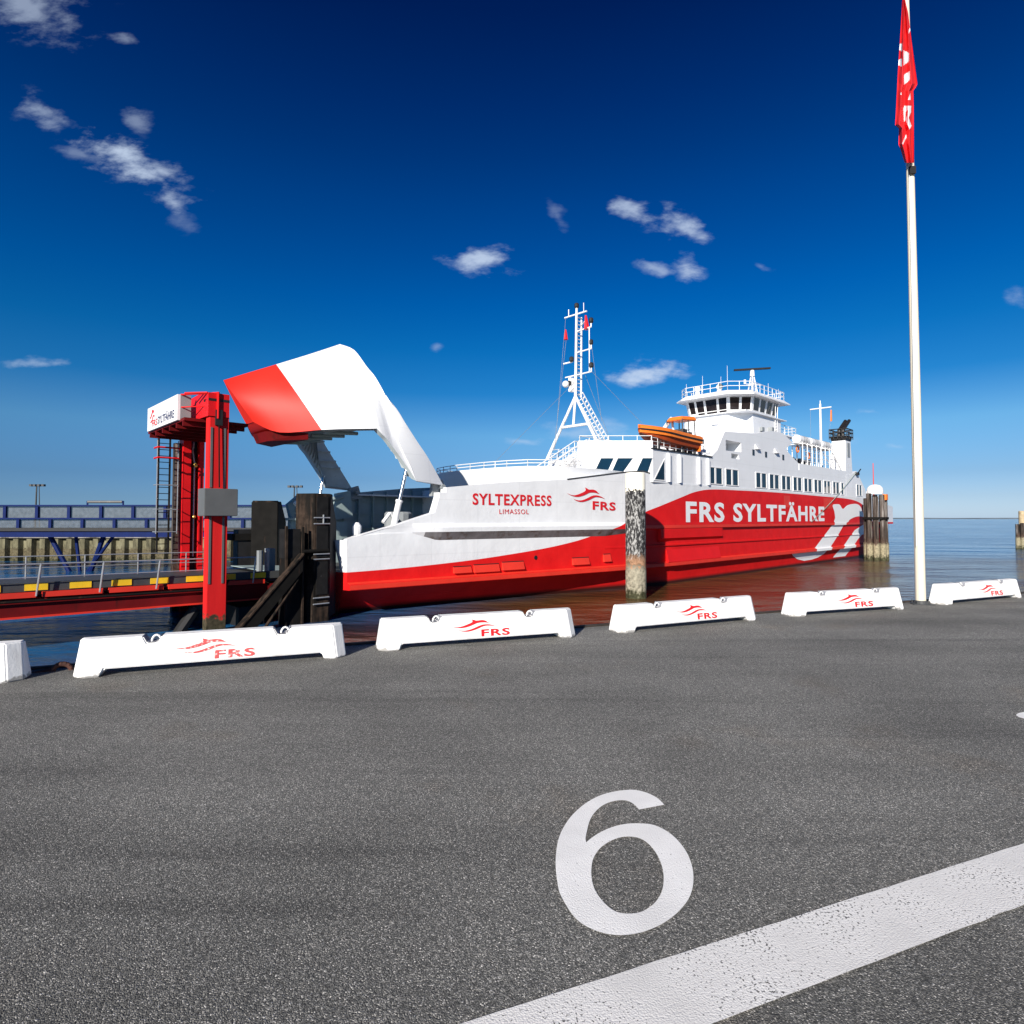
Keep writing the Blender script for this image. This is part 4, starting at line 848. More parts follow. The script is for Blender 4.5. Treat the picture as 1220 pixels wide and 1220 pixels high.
for (a, b, z) in ((38.6, 4.65, 14.9), (37.4, 4.65, 14.3), (36.4, 4.8, 15.1), (39.2, 5.0, 13.6), (35.9, 4.9, 13.5)):
    mb.box(a - .28, a + .28, b - .1, b + .35, z - .2, z + .22); mb.tube((a, b + .1, z - .6), (a, b + .1, z), .05, n=5)
mb.build('deck_equipment', M['lightgrey'], ferry)
# wheelhouse
Q0 = [(33.4, 4.15), (39.7, 4.15), (41.4, 2.4), (41.4, -2.15), (41.1, -2.5), (33.4, -2.5)]; Q1 = [(33.2, 4.5), (40.05, 4.5), (41.85, 2.6), (41.85, -2.35), (41.5, -2.75), (33.2, -2.75)]
mb = MB(); mb.loft([[(a, b, 16.62) for a, b in Q0], [(a + (b0 - a) * .28, b + (c0 - b) * .28, 17.05) for (a, b), (b0, c0) in zip(Q0, Q1)], [(a, b, 18.4) for a, b in Q1]])
mb.build('wheelhouse', M['white'], ferry)
def wface(i, j, t0, t1, z0, z1, off):
    o_ = []
    for t_, z in ((t0, z0), (t1, z0), (t1, z1), (t0, z1)):
        f_ = (z - 16.62) / 1.78
        pa_ = Vector((*Q0[i], 0)).lerp(Vector((*Q1[i], 0)), f_); pb_ = Vector((*Q0[j], 0)).lerp(Vector((*Q1[j], 0)), f_)
        p = pa_.lerp(pb_, t_); d_ = (pb_ - pa_).normalized(); nn = Vector((-d_.y, d_.x, 0))
        if nn.dot(p - Vector((37, 0, 0))) < 0: nn = -nn
        p = p + nn * off; o_.append((p.x, p.y, z))
    return o_
def bridge_win(i, j, t0, t1, z0=16.98, z1=18.36, low=False):
    fr = MB(); fr.loft([wface(i, j, t0, t1, z0, z1, 0.0), wface(i, j, t0, t1, z0, z1, .03)]); w_ = fr.build('bridge_window', M['white_steel'], ferry)
    g = MB(); e = .06 * 1; 
    if low: g.quad(*wface(i, j, t0 + .012, t1 - .012, z0 + .36, z1 - .03, .035)); g.quad(*wface(i, j, t0 + .012, t1 - .012, z0 + .04, z0 + .28, .035))
    else: g.quad(*wface(i, j, t0 + .012, t1 - .012, z0 + .04, z1 - .03, .035))
    g.build('pane', M['darkglass'], w_)
for t0, t1, lw in ((.03, .24, 1), (.27, .56, 1), (.59, .79, 1), (.82, .98, 0)): bridge_win(2, 3, t0, t1, 16.74 if lw else 16.98, 18.36, lw)
for t0, t1 in ((.06, .46), (.54, .95)): bridge_win(1, 2, t0, t1)
for t0, t1 in ((.03, .2), (.24, .45), (.50, .70), (.74, .96)): bridge_win(0, 1, t0, t1)
R0 = [(31.6, 5.2), (41.2, 5.2), (43.2, 3.2), (43.2, -2.3), (42.2, -3.5), (31.6, -3.5)]; R1 = [(32.2, 4.7), (40.8, 4.7), (42.6, 2.9), (42.6, -2.1), (41.8, -3.0), (32.2, -3.0)]
mb = MB(); mb.loft([[(a, b, 18.42) for a, b in R0], [(a, b, 18.52) for a, b in R0], [(a, b, 18.95) for a, b in R1]]); mb.build('wheelhouse_roof', M['white'], ferry)
mb = MB(); mb.rail([(a, b, 18.95) for a, b in R1] + [(R1[0][0], R1[0][1], 18.95)], .95, 2, 1.1, .035); mb.build('roof_rail', M['white_steel'], ferry)
mb = MB(); rc = Vector((33.6, 1.6, 18.95))
for k in range(3):
    a_ = k * 2.1 + .4; mb.tube(rc + Vector((.9 * math.cos(a_), .9 * math.sin(a_), 0)), rc + Vector((.12 * math.cos(a_), .12 * math.sin(a_), 3.5)), .07, n=6)
for z in (1.2, 2.3): mb.path([rc + Vector(((.9 - .22 * z) * math.cos(k * 2.1 + .4), (.9 - .22 * z) * math.sin(k * 2.1 + .4), z)) for k in range(4)], .05, 5)
mb.tube(rc + Vector((0, 0, 3.2)), rc + Vector((0, 0, 3.9)), .28, .22, n=10); mb.tube(rc + Vector((-1.1, .6, 2.2)), rc + Vector((.9, -.5, 2.2)), .05); mb.tube(rc + Vector((.9, -.5, 2.2)), rc + Vector((.9, -.5, 2.7)), .14)
mb.build('radar_mast', M['white_steel'], ferry)
mb = MB(); dr = Vector((-.72, .66, .06)).normalized()
mb.loft([[rc + Vector((0, 0, 4.05)) + dr * s + Vector((.1 * k, .1 * k, dz)) for k, dz in ((-1, -.1), (1, -.1), (1, .1), (-1, .1))] for s in (-2.2, 2.2)]); mb.build('radar_scanner', M['black'], ferry)
mb = MB()
for (a, b) in ((41.2, -1.4), (40.5, .9)): mb.lathe([(.32, 18.95), (.28, 19.5), (.2, 19.6)], a, b, 10); mb.ball((a, b, 19.9), .36)
mb.build('searchlight', M['white_steel'], ferry)
mb = MB(); 
for a, b, h_ in ((41.9, -2.4, 1.6), (41.5, -.6, 2.3), (41.3, 1.5, 1.9), (42.0, 2.6, 2.8), (39.5, 4.4, 1.6), (36, 4.5, 1.5), (33, 4.4, 1.3)): mb.tube((a, b, 18.95), (a, b, 18.95 + h_), .03, .015, n=5)
mb.build('whip_antenna', M['white_steel'], ferry)
mb = MB(); mb.tube((40.6, 1.12, 19.95), (40.95, 1.2, 19.95), .24, .24, n=10); mb.build('searchlight_lens', M['black'], ferry)

# ---- raft deck, funnel, after mast
mb = MB()
for k in range(9):
    a = 34.6 - k * 1.4
    mb.tube((a, 7.6, 11.07), (a, 7.6, 13.6), .055, n=6); mb.tube((a, 5.4, 10.35), (a, 5.4, 13.6), .055, n=6); mb.tube((a, 5.4, 13.6), (a, 7.6, 13.6), .05, n=5)
for z in (11.55, 12.05, 12.6, 13.6): mb.path([(34.6, 7.6, z), (23.4, 7.6, z)], .035, 5)
mb.path([(34.6, 5.4, 13.6), (23.4, 5.4, 13.6)], .05); mb.path([(25.3, 7.6, 13.2), (22.0, 7.6, 11.1)], .09); mb.path([(25.3, 6.6, 13.2), (22.0, 6.6, 11.1)], .06)
mb.build('raft_frame', M['white_steel'], ferry)
mb = MB(); 
for a in (33.2, 30.6, 28.0, 25.6): mb.box(a - .5, a + .5, 4.2, 5.0, 10.5, 12.4)
mb.build('deck_locker', M['darkgrey'], ferry)
mb = MB()
for a, b, z in ((32.3, 6.2, 13.1), (30.1, 6.6, 12.5)): mb.path([(a + .35 * math.cos(k * math.pi / 6), b, z + .35 * math.sin(k * math.pi / 6)) for k in range(13)], .08, 6)
mb.build('lifebuoy', M['orange'], ferry)
mb = MB(); mb.loft([[(21.55, 7.94, 10.36), (18.9, 7.94, 10.36), (18.9, 5.9, 10.36), (21.55, 5.9, 10.36)], [(21.3, 7.9, 15.0), (19.4, 7.9, 15.0), (19.4, 6.3, 15.0), (21.3, 6.3, 15.0)]]); fun = mb.build('funnel', M['white'], ferry)
mb = MB(); mb.box(19.9, 20.8, 7.93, 7.97, 12.9, 14.7); mb.build('louvre', M['lightgrey'], fun)
mb = MB(); mb.loft([[(21.35, 7.95, 15.0), (19.35, 7.95, 15.0), (19.35, 6.25, 15.0), (21.35, 6.25, 15.0)], [(21.5, 8.05, 15.5), (19.2, 8.05, 15.5), (19.2, 6.15, 15.5), (21.5, 6.15, 15.5)]])
cg = [(21.6, 8.1), (19.1, 8.1), (19.1, 6.1), (21.6, 6.1), (21.6, 8.1)]
for z in (15.5, 16.0, 16.45): mb.path([(a, b, z) for a, b in cg], .07, 5)
for (a, b), (c, d_) in zip(cg, cg[1:]):
    for t_ in (0, .25, .5, .75): mb.tube((a + (c - a) * t_, b + (d_ - b) * t_, 15.2), (a + (c - a) * t_, b + (d_ - b) * t_, 16.45), .05, n=5)
for b in (6.9, 7.35): mb.path([(20.6, b, 15.4), (20.4, b, 16.4), (17.9, b, 17.9)], .22, 10)
mb.build('exhaust_cage', M['stack'], fun)
mb = MB(); mb.tube((18.4, 4.0, 10.35), (18.4, 4.0, 20.5), .2, .13, n=10); mb.tube((18.4, 2.7, 19.9), (18.4, 5.4, 19.9), .09); mb.tube((18.4, 4.0, 20.4), (18.4, 4.0, 20.95), .06); am_ = mb.build('after_mast', M['white_steel'], ferry, smooth=50)
mb = MB(); mb.loft([[(18.4, 5.25, 18.0), (18.4, 5.45, 18.0), (18.42, 5.45, 19.5), (18.42, 5.3, 19.5)], [(18.5, 5.25, 18.0), (18.5, 5.45, 18.0), (18.5, 5.45, 19.5), (18.5, 5.3, 19.5)]]); mb.build('signal_flag', M['orange'], am_)
mb = MB()
for b in (2.75, 5.3): mb.path([(18.4, b, 19.9), (18.6, b * .9 + .3, 14)], .015, 4)
mb.build('halyard', M['galv'], am_)
mb = MB(); mb.box(17.2, 18.0, 7.97, 8.25, 10.75, 11.1); mb.tube((17.4, 8.1, 11.0), (16.2, 8.1, 11.6), .07); mb.build('mooring_winch', M['black'], ferry)
mb = MB(); mb.rail([(12.5, 7.7, 7.8), (8, 7.5, 7.5), (1, 7.2, 6.95)], 1.0, 3, 1.3, .035); mb.rail([(.6, 6.6, 6.93), (.6, -6.6, 6.93)], 1.0, 3, 1.5, .035); mb.build('stern_rail', M['white_steel'], ferry)
mb = MB(); mb.tube((5.2, 6.6, 7.2), (5.2, 6.6, 13.2), .08, .05, n=6); mb.build('ensign_staff', M['orange_red'], ferry)
mb = MB(); mb.path([(3, 7.0, 3.9), (0.2, 6.6, 3.9), (-.9, 5.8, 2.2), (.5, 6.2, 2.0), (3, 7.2, 2.0)], .16, 8); mb.build('stern_fender_bow', M['orange_red'], ferry)

# ---- signal mast on the forward deckhouse
mb = MB(); AP = Vector((64.5, 0, 15.6))
mb.tube(AP, (64.3, 0, 23.3), .13, .10, n=10); mb.tube((63.75, 0, 15.6), (63.65, 0, 22.6), .09, .08, n=8)
for b in (-2.95, 3.2): mb.tube((64.9, b, 10.35), AP, .145, .12, n=10)
mb.tube((64.8, -1.42, 13.0), (64.8, 1.52, 13.0), .12); mb.tube((64.8, 0, 13.0), AP, .11)
for k in range(22): z = 15.8 + k * .32; mb.tube((64.4, 0, z), (63.7, 0, z), .035, n=5)
mb.tube((64.3, -1.35, 22.75), (64.3, 1.1, 22.75), .075); mb.tube((64.3, -.9, 22.75), (64.3, -.9, 23.4), .04); mb.tube((64.2, .7, 22.75), (64.2, .7, 23.6), .03)
for z in (21.25, 19.4, 17.45): mb.tube((64.3, 0 if z > 18 else -1.3, z - (.0)), (64.4, 1.65, z), .065); mb.tube((64.4, 1.65, z), (64.4, 1.65, z + .32), .06)
mb.tube((64.4, 1.45, 17.45), (64.4, 1.45, 21.25), .05); mb.tube((63.7, 0, 21.9), (64.3, .9, 21.9), .06)
for o_ in (-.22, .22):
    mb.path([(64.1, o_, 15.6), (60.6, o_, 12.0), (60.6, o_, 10.4)], .06); mb.path([(63.8, o_, 16.0), (60.2, o_, 12.3), (60.2, o_, 10.4)], .045)
for k in range(13): t_ = k / 12; mb.tube((64.1 - 3.5 * t_, -.22, 15.6 - 3.6 * t_), (63.8 - 3.6 * t_, .22, 16.0 - 3.7 * t_), .03, n=4); mb.tube((64.1 - 3.5 * t_, .22, 15.6 - 3.6 * t_), (63.8 - 3.6 * t_, .22, 16.0 - 3.7 * t_), .03, n=4)
mb.ball((65.2, -.5, 16.6), .3); mb.box(64.4, 64.9, -.45, -.2, 16.0, 17.2); mb.tube((64.6, -.2, 18.6), (64.9, -1.0, 18.5), .07)
mast = mb.build('signal_mast', M['white_steel'], ferry, smooth=50)
for p, r in (((64.3, 0, 23.3), .2), ((64.4, 1.65, 21.6), .2), ((64.4, 1.65, 19.75), .17), ((64.4, 1.65, 17.8), .2), ((64.7, -.25, 18.6), .2), ((64.9, -.35, 16.5), .18)):
    mb = MB(); mb.lathe([(r * .8, p[2]), (r, p[2] + .08), (r, p[2] + .34), (r * .6, p[2] + .42)], p[0], p[1], 10); mb.build('navigation_light', M['black'], mast)
mb = MB(); mb.tube((64.3, 1.0, 22.4), (64.3, 1.1, 21.2), .08, .26, n=6); mb.build('signal_pennant', M['logo_red'], mast)
mb = MB(); mb.tube((64.3, -1.25, 21.7), (64.3, -1.25, 20.8), .06, .2, n=6); mb.build('signal_pennant', M['logo_red'], mast)
mb = MB()
for p, q_ in (((64.3, -1.25, 22.7), (65.4, -1.6, 11)), ((64.3, -1.2, 20.8), (65.6, -1.5, 11)), ((64.4, 1.7, 19.6), (63.6, 2.1, 13.3)), ((64.4, 1.65, 17.5), (58.5, 3.0, 13.3)), ((64.6, 0, 16.8), (74.0, 0, 9.2)), ((63.9, .6, 17.4), (61, 1.5, 11))): mb.tube(p, q_, .014, n=4)
mb.build('stay_wire', M['galv'], mast)
mb = MB(); mb.lathe([(.45, 10.4), (.45, 11.4), (.6, 11.5), (.6, 11.75), (.1, 11.9)], 62.2, 1.0, 12); mb.build('vent_mushroom', M['lightgrey'], ferry)

# ---- raised bow visor
VT = [(93.18, 0, 12.38), (91.9, 0, 13.0), (90.39, 0, 13.72), (88.48, 0, 14.65), (86.53, 0, 15.64), (86.41, 1.5, 15.0), (86.44, 3, 13.73), (86.32, 3.7, 13.05), (86.03, 4.3, 11.96), (85.9, 4.7, 10.9), (85.61, 5.1, 9.25), (84.99, 5.35, 7.95)]
VE = [(91.78, 0.5, 10.26), (90.87, 1.7, 9.68), (89.29, 3.3, 9.81), (88.22, 4.2, 9.87), (86.92, 4.9, 9.95), (86.66, 5, 9.67), (86.38, 5.05, 9.42), (86.09, 5.1, 9.07), (85.85, 5.15, 8.77), (85.56, 5.2, 8.42), (85.12, 5.3, 7.84), (84.69, 5.4, 7.2)]
VD = [(86.03, 4.3, 11.96), (85.55, 4.72, 11.2), (85.11, 5.0, 10.36), (84.4, 5.12, 9.4), (83.69, 5.2, 8.5), (82.66, 5.2, 7.05)]
VL = [(86.03, 4.3, 11.96), (85.95, 4.55, 11.3), (85.85, 4.8, 10.5), (85.65, 5.05, 9.4), (85.3, 5.25, 8.5), (84.69, 5.4, 7.2)]
def spl(P, m=4):
    P = [Vector(p) for p in P]; o = []
    for i in range(len(P) - 1):
        p0 = P[max(0, i - 1)]; p1 = P[i]; p2 = P[i + 1]; p3 = P[min(len(P) - 1, i + 2)]
        for j in range(m):
            t = j / m; o.append(.5 * (2 * p1 + (p2 - p0) * t + (2 * p0 - 5 * p1 + 4 * p2 - p3) * t * t + (3 * p1 - p0 - 3 * p2 + p3) * t ** 3))
    return o + [P[-1]]
SM = 4
VT = spl(VT[:5], SM)[:-1] + spl(VT[4:], SM); VE = spl(VE[:5], SM)[:-1] + spl(VE[4:], SM)
VD = spl(VD, SM); VL = spl(VL, SM)
def cross(t_, e_, k, n=10):
    k = k / SM; t_ = Vector(t_); e_ = Vector(e_); am = min(1.0, (e_ - t_).length / 6) * .75
    am *= min(1, .15 + k / 2.2) * max(0, min(1, (7.4 - k) / 2.6)); w_ = Vector((.55, .5, .35)) * am
    return [t_.lerp(e_, i / n) + w_ * math.sin(math.pi * i / n) for i in range(n + 1)]
RWS = [cross(t_, e_, k) for k, (t_, e_) in enumerate(zip(VT, VE))]
mir = lambda p: Vector((p[0], -p[1], p[2]))
def both(mb_, rws):
    mb_.grid(rws); mb_.grid([[mir(p) for p in reversed(r)] for r in rws])
KR = 2 * SM
vis = MB(); both(vis, RWS[KR:]); visor = vis.build('bow_visor', M['white'], ferry, smooth=30, split=False)
mb = MB(); both(mb, RWS[:KR + 1])
nose = RWS[0]; mb.add(list(nose) + [mir(p) for p in reversed(nose[1:])], [tuple(range(2 * len(nose) - 1))])
e_ = [VE[i] for i in range(0, KR + 1)]
mb.grid([[p + Vector((0, 0, .02)) for p in e_], [mir(p) + Vector((0, 0, .02)) for p in e_]])
mb.build('red_forefoot', mat('visor_red_paint', (.68, .026, .016), .5, .06, .7, .1, 1.2, dirt=(.5, .03, .02), dscale=1.4, dth=.66, spec=.3), visor, smooth=30, split=False)
mb = MB(); mb.loft([[(91.3, .9, 9.78), (91.3, -.9, 9.78), (89.7, -2.6, 9.66), (89.7, 2.6, 9.66)], [(91.1, .8, 9.28), (91.1, -.8, 9.28), (89.6, -2.4, 9.35), (89.6, 2.4, 9.35)]]); mb.build('visor_heel', M['dark_red'], visor)  # dark red stands in for the shade in the recess under the forefoot
mb = MB(); mb.grid([VD, [a.lerp(b, .5) + Vector((0, .07, 0)) for a, b in zip(VD, VL)], VL])
mb.add([VD[-1], VL[-1], (84.5, 5.05, 7.2), (82.7, 4.85, 7.05)], [(0, 1, 2, 3)]); mb.build('visor_cheek', M['white'], visor, smooth=40)
mb = MB(); mb.grid([[mir(p) for p in r] for r in (VD, [a.lerp(b, .5) + Vector((0, .07, 0)) for a, b in zip(VD, VL)], VL)]); mb.add([mir(p) for p in (VD[-1], VL[-1], (84.5, 5.05, 7.2), (82.7, 4.85, 7.05))], [(0, 1, 2, 3)]); mb.build('visor_cheek', M['white'], visor, smooth=40)
# inner skin with frames, seen on the far arm from below
mb = MB()
def inset(p, k=.5): p = Vector(p); c_ = Vector((86.2, 0, 9.2)); d_ = (c_ - p); return p + d_.normalized() * k
inn = [[inset(p, .40) for p in r] for r in RWS[KR:]]
both(mb, inn); mb.grid([[p for p in VD_] for VD_ in ([inset(p, .35) for p in VD], [inset(p, .35) for p in VL])]); mb.grid([[mir(p) for p in VD_] for VD_ in ([inset(p, .35) for p in VD], [inset(p, .35) for p in VL])])
e1 = [Vector(p) for p in VE[KR:]]; e2 = [r[-1] for r in inn]; mb.grid([e1, e2]); mb.grid([[mir(p) for p in e1], [mir(p) for p in e2]])
d1 = [Vector(p) for p in VD]; d2 = [inset(p, .35) for p in VD]; mb.grid([d1, d2]); mb.grid([[mir(p) for p in d1], [mir(p) for p in d2]])
for k in range(0, len(inn), 3):
    r = inn[k]
    for sgn in (1, -1):
        f_ = (lambda p: Vector(p)) if sgn > 0 else mir
        for a, b in zip(r[1:-2], r[2:-1]):
            a_, b_ = inset(a, .28), inset(b, .28); mb.add([f_(a), f_(b), f_(b_), f_(a_)], [(0, 1, 2, 3)])
mb.build('visor_lining', M['lining'], visor, split=False)
for k in range(7):      # frames across the inside of the two arms
    e_i = VE[4 * SM + 3 + k * 3]; l_i = VL[min(len(VL) - 1, int(1 + k * 2.6))]; d_i = VD[min(len(VD) - 1, int(1 + k * 2.6))]
    for f_ in (mir,):
        mb = MB(); P_ = [f_(inset(p, .52)) for p in (e_i, l_i, d_i)]; mb.path(P_, .075, 6); mb.build('visor_rib', M['lining'], visor, split=False)
mb = MB(); mb.grid([[p + Vector((0, -.05, .10)) for p in VE[KR:4 * SM + 1]], [mir(p) + Vector((0, .05, .10)) for p in VE[KR:4 * SM + 1]]])
for b in (-3, -1.5, 0, 1.5, 3): mb.tube((89.0, b, 9.72), (87, b, 9.86), .10)
mb.build('visor_floor', M['greygreen'], visor)
for sg in (1, -1):
    st = MB(); A_ = Vector((85.75, sg * 4.75, 4.6)); B_ = Vector((85.0, sg * 4.95, 8.0)); m_ = A_.lerp(B_, .45)
    st.tube(A_, m_, .17, n=12); st.tube(m_ - (m_ - A_).normalized() * .12, m_, .21, n=12); s_o = st.build('hydraulic_strut', M['white_steel'], ferry, smooth=50)
    st = MB(); st.tube(m_, B_, .10, n=12); st.build('piston_rod', M['chrome'], s_o, smooth=50)
    hg = MB(); hg.prism_y([(82.2, 6.5), (83.3, 6.4), (83.2, 7.2), (82.5, 7.4)], sg * 4.7, sg * 4.95); hg.tube((82.7, sg * 4.4, 6.95), (82.7, sg * 5.3, 6.95), .16, n=10); hg.build('visor_hinge', M['lightgrey'], ferry)
# gear inside the open bow
mb = MB(); mb.prism_y([(86.9, 2.3), (87.9, 2.3), (87.7, 5.2), (87.9, 6.0), (87.2, 6.6), (86.5, 6.0), (86.8, 5.0)], -4.3, -3.9); mb.box(86.6, 88.2, -4.35, -3.7, 5.0, 5.15)
mb.tube((87.4, -3.8, 5.6), (84.0, -4.2, 6.6), .16); mb.tube((87.4, -3.8, 4.2), (87.2, -3.7, 2.4), .1); mb.prism_y([(83.2, 5.2), (84.6, 5.0), (84.4, 6.8), (83.4, 7.0)], -4.6, -4.2)
mb.box(84.6, 85.4, -3.6, -2.4, 2.3, 4.9); mb.build('ramp_gear', M['greygreen'], ferry)
mb = MB(); mb.path([(87.6, -3.6, 6.0), (86.9, -3.7, 6.6), (86.6, -3.8, 5.6)], .14); mb.box(86.8, 87.3, -3.7, -3.4, 5.2, 5.6); mb.path([(86, 4.1, 4.9), (85.5, 4.0, 5.4), (85.0, 4.05, 5.0)], .1); mb.lathe([(.22, 4.2), (.25, 4.7), (.1, 4.9)], 87.6, 4.1, 10); mb.build('deck_fitting', M['white_steel'], ferry)
mb = MB(); mb.lathe([(.75, 4.55), (.8, 4.7), (.8, 5.4), (.7, 5.5)], 84.4, 3.2, 14); mb.build('rope_drum', M['lightgrey'], ferry)
mb = MB(); mb.loft([[(88.62, -3.6, 2.26), (88.62, 3.6, 2.26), (88.62, 3.6, 2.05), (88.62, -3.6, 2.05)], [(91.6, -3.0, 2.42), (91.6, 3.0, 2.42), (91.6, 3.0, 2.38), (91.6, -3.0, 2.38)]]); mb.build('bow_ramp', M['greygreen'], ferry)

# ------------------------------------------------------------------ things carried on the ferry
def on_ship(name, label, cat, a, b, z, group=None): return thing(name, label, cat, sp_(a, b, z), SROT, group)
rb = on_ship('rescue_boat', 'orange rescue boat with a small orange canopy, slung on the ferry\'s boat deck', 'rescue boat', 61.7, 7.1, 11.5)
def boat_ring(s, k):     # s along -4.2 .. 4.3 ; returns half width and keel height
    t_ = (s + 4.2) / 8.5; w_ = 1.15 * (1 - max(0, (t_ - .55) / .45) ** 2.2) + .04; keel = -.75 + .95 * max(0, (t_ - .45) / .55) ** 2; sheer = .40 + .22 * t_ ** 2 + .012 * s
    return w_ * .95, keel + .02 * s, sheer
SS = [-4.2 + .5 * i for i in range(18)]
mb = MB(); rw = []
for s in SS:
    w_, kz, sh_ = boat_ring(s, 0); rw.append([(s, -w_ * .93, sh_ - .42), (s, -w_ * .8, (kz + sh_ - .42) / 2 - .1), (s, 0, kz), (s, w_ * .8, (kz + sh_ - .42) / 2 - .1), (s, w_ * .93, sh_ - .42)])
mb.grid(rw); mb.add(rw[0], [(0, 1, 2, 3, 4)]); mb.build('hull_bottom', M['orange_d'], rb, smooth=50)
mb = MB()
for sg in (1, -1):
    for s, s2 in zip(SS, SS[1:]):
        (w1, _, h1), (w2, _, h2) = boat_ring(s, 0), boat_ring(s2, 0)
        mb.loft([[(s, sg * (w1 - .15), h1 - .1 + .22), (s, sg * (w1 + .06), h1 + .0), (s, sg * (w1 + .06), h1 - .18), (s, sg * (w1 - .15), h1 - .2)], [(s2, sg * (w2 - .15), h2 - .1 + .22), (s2, sg * (w2 + .06), h2 + .0), (s2, sg * (w2 + .06), h2 - .18), (s2, sg * (w2 - .15), h2 - .2)]])
        mb.loft([[(s, sg * (w1 + .03), h1 - .30), (s, sg * (w1 + .03), h1 - .5), (s, sg * (w1 - .1), h1 - .52), (s, sg * (w1 - .1), h1 - .30)], [(s2, sg * (w2 + .03), h2 - .30), (s2, sg * (w2 + .03), h2 - .5), (s2, sg * (w2 - .1), h2 - .52), (s2, sg * (w2 - .1), h2 - .30)]])
mb.box(-4.2, -4.1, -1.0, 1.0, -.8, .1); mb.grid([[(s, -boat_ring(s, 0)[0] + .12, boat_ring(s, 0)[2] - .15), (s, boat_ring(s, 0)[0] - .12, boat_ring(s, 0)[2] - .15)] if False else [(s, -boat_ring(s, 0)[0] + .1, boat_ring(s, 0)[2] - .15) for s in SS], [(s, boat_ring(s, 0)[0] - .1, boat_ring(s, 0)[2] - .15) for s in SS]])
mb.build('gunwale_tube', M['orange'], rb, smooth=30)
mb = MB()
for sg in (1, -1):
    for s, s2 in zip(SS, SS[1:]):
        (w1, _, h1), (w2, _, h2) = boat_ring(s, 0), boat_ring(s2, 0)
        mb.loft([[(s, sg * (w1 + .09), h1 - .19), (s, sg * (w1 + .09), h1 - .3), (s, sg * (w1 - .1), h1 - .3), (s, sg * (w1 - .1), h1 - .19)], [(s2, sg * (w2 + .09), h2 - .19), (s2, sg * (w2 + .09), h2 - .3), (s2, sg * (w2 - .1), h2 - .3), (s2, sg * (w2 - .1), h2 - .19)]])
mb.build('rubbing_strake', M['black'], rb)
mb = MB(); mb.loft([[(-3.9, -.85, 1.75), (-1.3, -.75, 1.60), (-1.3, .75, 1.60), (-3.9, .85, 1.75)], [(-3.75, -.7, 2.1), (-1.6, -.6, 1.95), (-1.6, .6, 1.95), (-3.75, .7, 2.1)]]); mb.build('canopy', M['orange'], rb, bevel=.06)
mb = MB()
for a in (-3.7, -2.6, -1.5):
    for sg in (1, -1): mb.tube((a, sg * .75, .1), (a + .1, sg * .7, 1.72), .05, n=6)
mb.box(-2.9, -2.2, -.4, .4, .1, 1.0); mb.box(-3.6, -3.2, -.5, .5, .1, .8); mb.build('console', M['darkgrey'], rb)
mb = MB(); mb.box(-4.45, -4.05, -.35, .35, -.9, .4); mb.build('outboard', M['black'], rb)
mb = MB(); mb.tube((62.0, 6.2, 11.3), (59.6, 6.3, 13.5), .2, .16, n=8); mb.tube((59.6, 6.3, 13.5), (59.55, 6.5, 12.2), .1); mb.lathe([(.35, 10.35), (.3, 11.6)], 62.0, 6.2, 10); mb.build('davit', M['white_steel'], ferry, smooth=50)
mb = MB()
for a in (58.4, 60.2, 63.8): mb.box(a - .1, a + .1, 6.2, 7.8, 10.36, 10.75); mb.tube((a, 6.4, 10.7), (a, 6.1, 11.1), .08); mb.tube((a, 7.6, 10.7), (a, 7.9, 11.1), .08)
mb.build('boat_cradle', M['darkgrey'], ferry)
mb = MB(); mb.lathe([(.08, 10.4), (.08, 11.5), (.36, 11.55), (.36, 11.9), (.1, 12.0)], 56.5, 7.2, 10); mb.build('deck_vent', M['lightgrey'], ferry)
for k, (a, lab) in enumerate(((31.9, 'white life raft canister nearest the bridge, on the ferry\'s raft frame'), (28.4, 'white life raft canister in the middle of three on the ferry\'s raft frame'), (24.9, 'white life raft canister nearest the funnel, on the ferry\'s raft frame'))):
    t = on_ship('life_raft_canister', lab, 'life raft', a, 6.5, 14.15, 'life raft canisters in a row above the ferry\'s raft deck')
    mb = MB(); prof = [(-1.65, .05), (-1.62, .36), (-1.5, .5), (1.5, .5), (1.62, .36), (1.65, .05)]
    mb.loft([[(x, r * math.cos(2 * math.pi * j / 18), r * math.sin(2 * math.pi * j / 18)) for j in range(18)] for x, r in prof]); mb.build('shell', M['white_steel'], t, smooth=40)
    mb = MB()
    for x in (-.6, -.15, .3): mb.loft([[(x + dx, .515 * math.cos(math.pi * j / 12 - 1.4), .515 * math.sin(math.pi * j / 12 - 1.4)) for j in range(13)] for dx in (0, .09)], cap=False, closed=False)
    mb.build('strap', M['darkgrey'], t); mb = MB(); mb.box(-1.2, 1.2, -.45, .45, -.56, -.40); mb.build('cradle', M['lightgrey'], t)
mb = MB(); A_ = sp_(18.3, 8.12, 11.0); B_ = sp_(33.8, 8.12, 4.75); mb.path([A_.lerp(B_, t_ / 10) + Vector((0, 0, -.25 * math.sin(math.pi * t_ / 10))) for t_ in range(11)], .03, 6)
tag(mb.build('mooring_rope', M['rope']), 'pale green mooring rope slanting down the ferry\'s side near the stern', 'rope')

rb.scale = (.88, 1, 1)
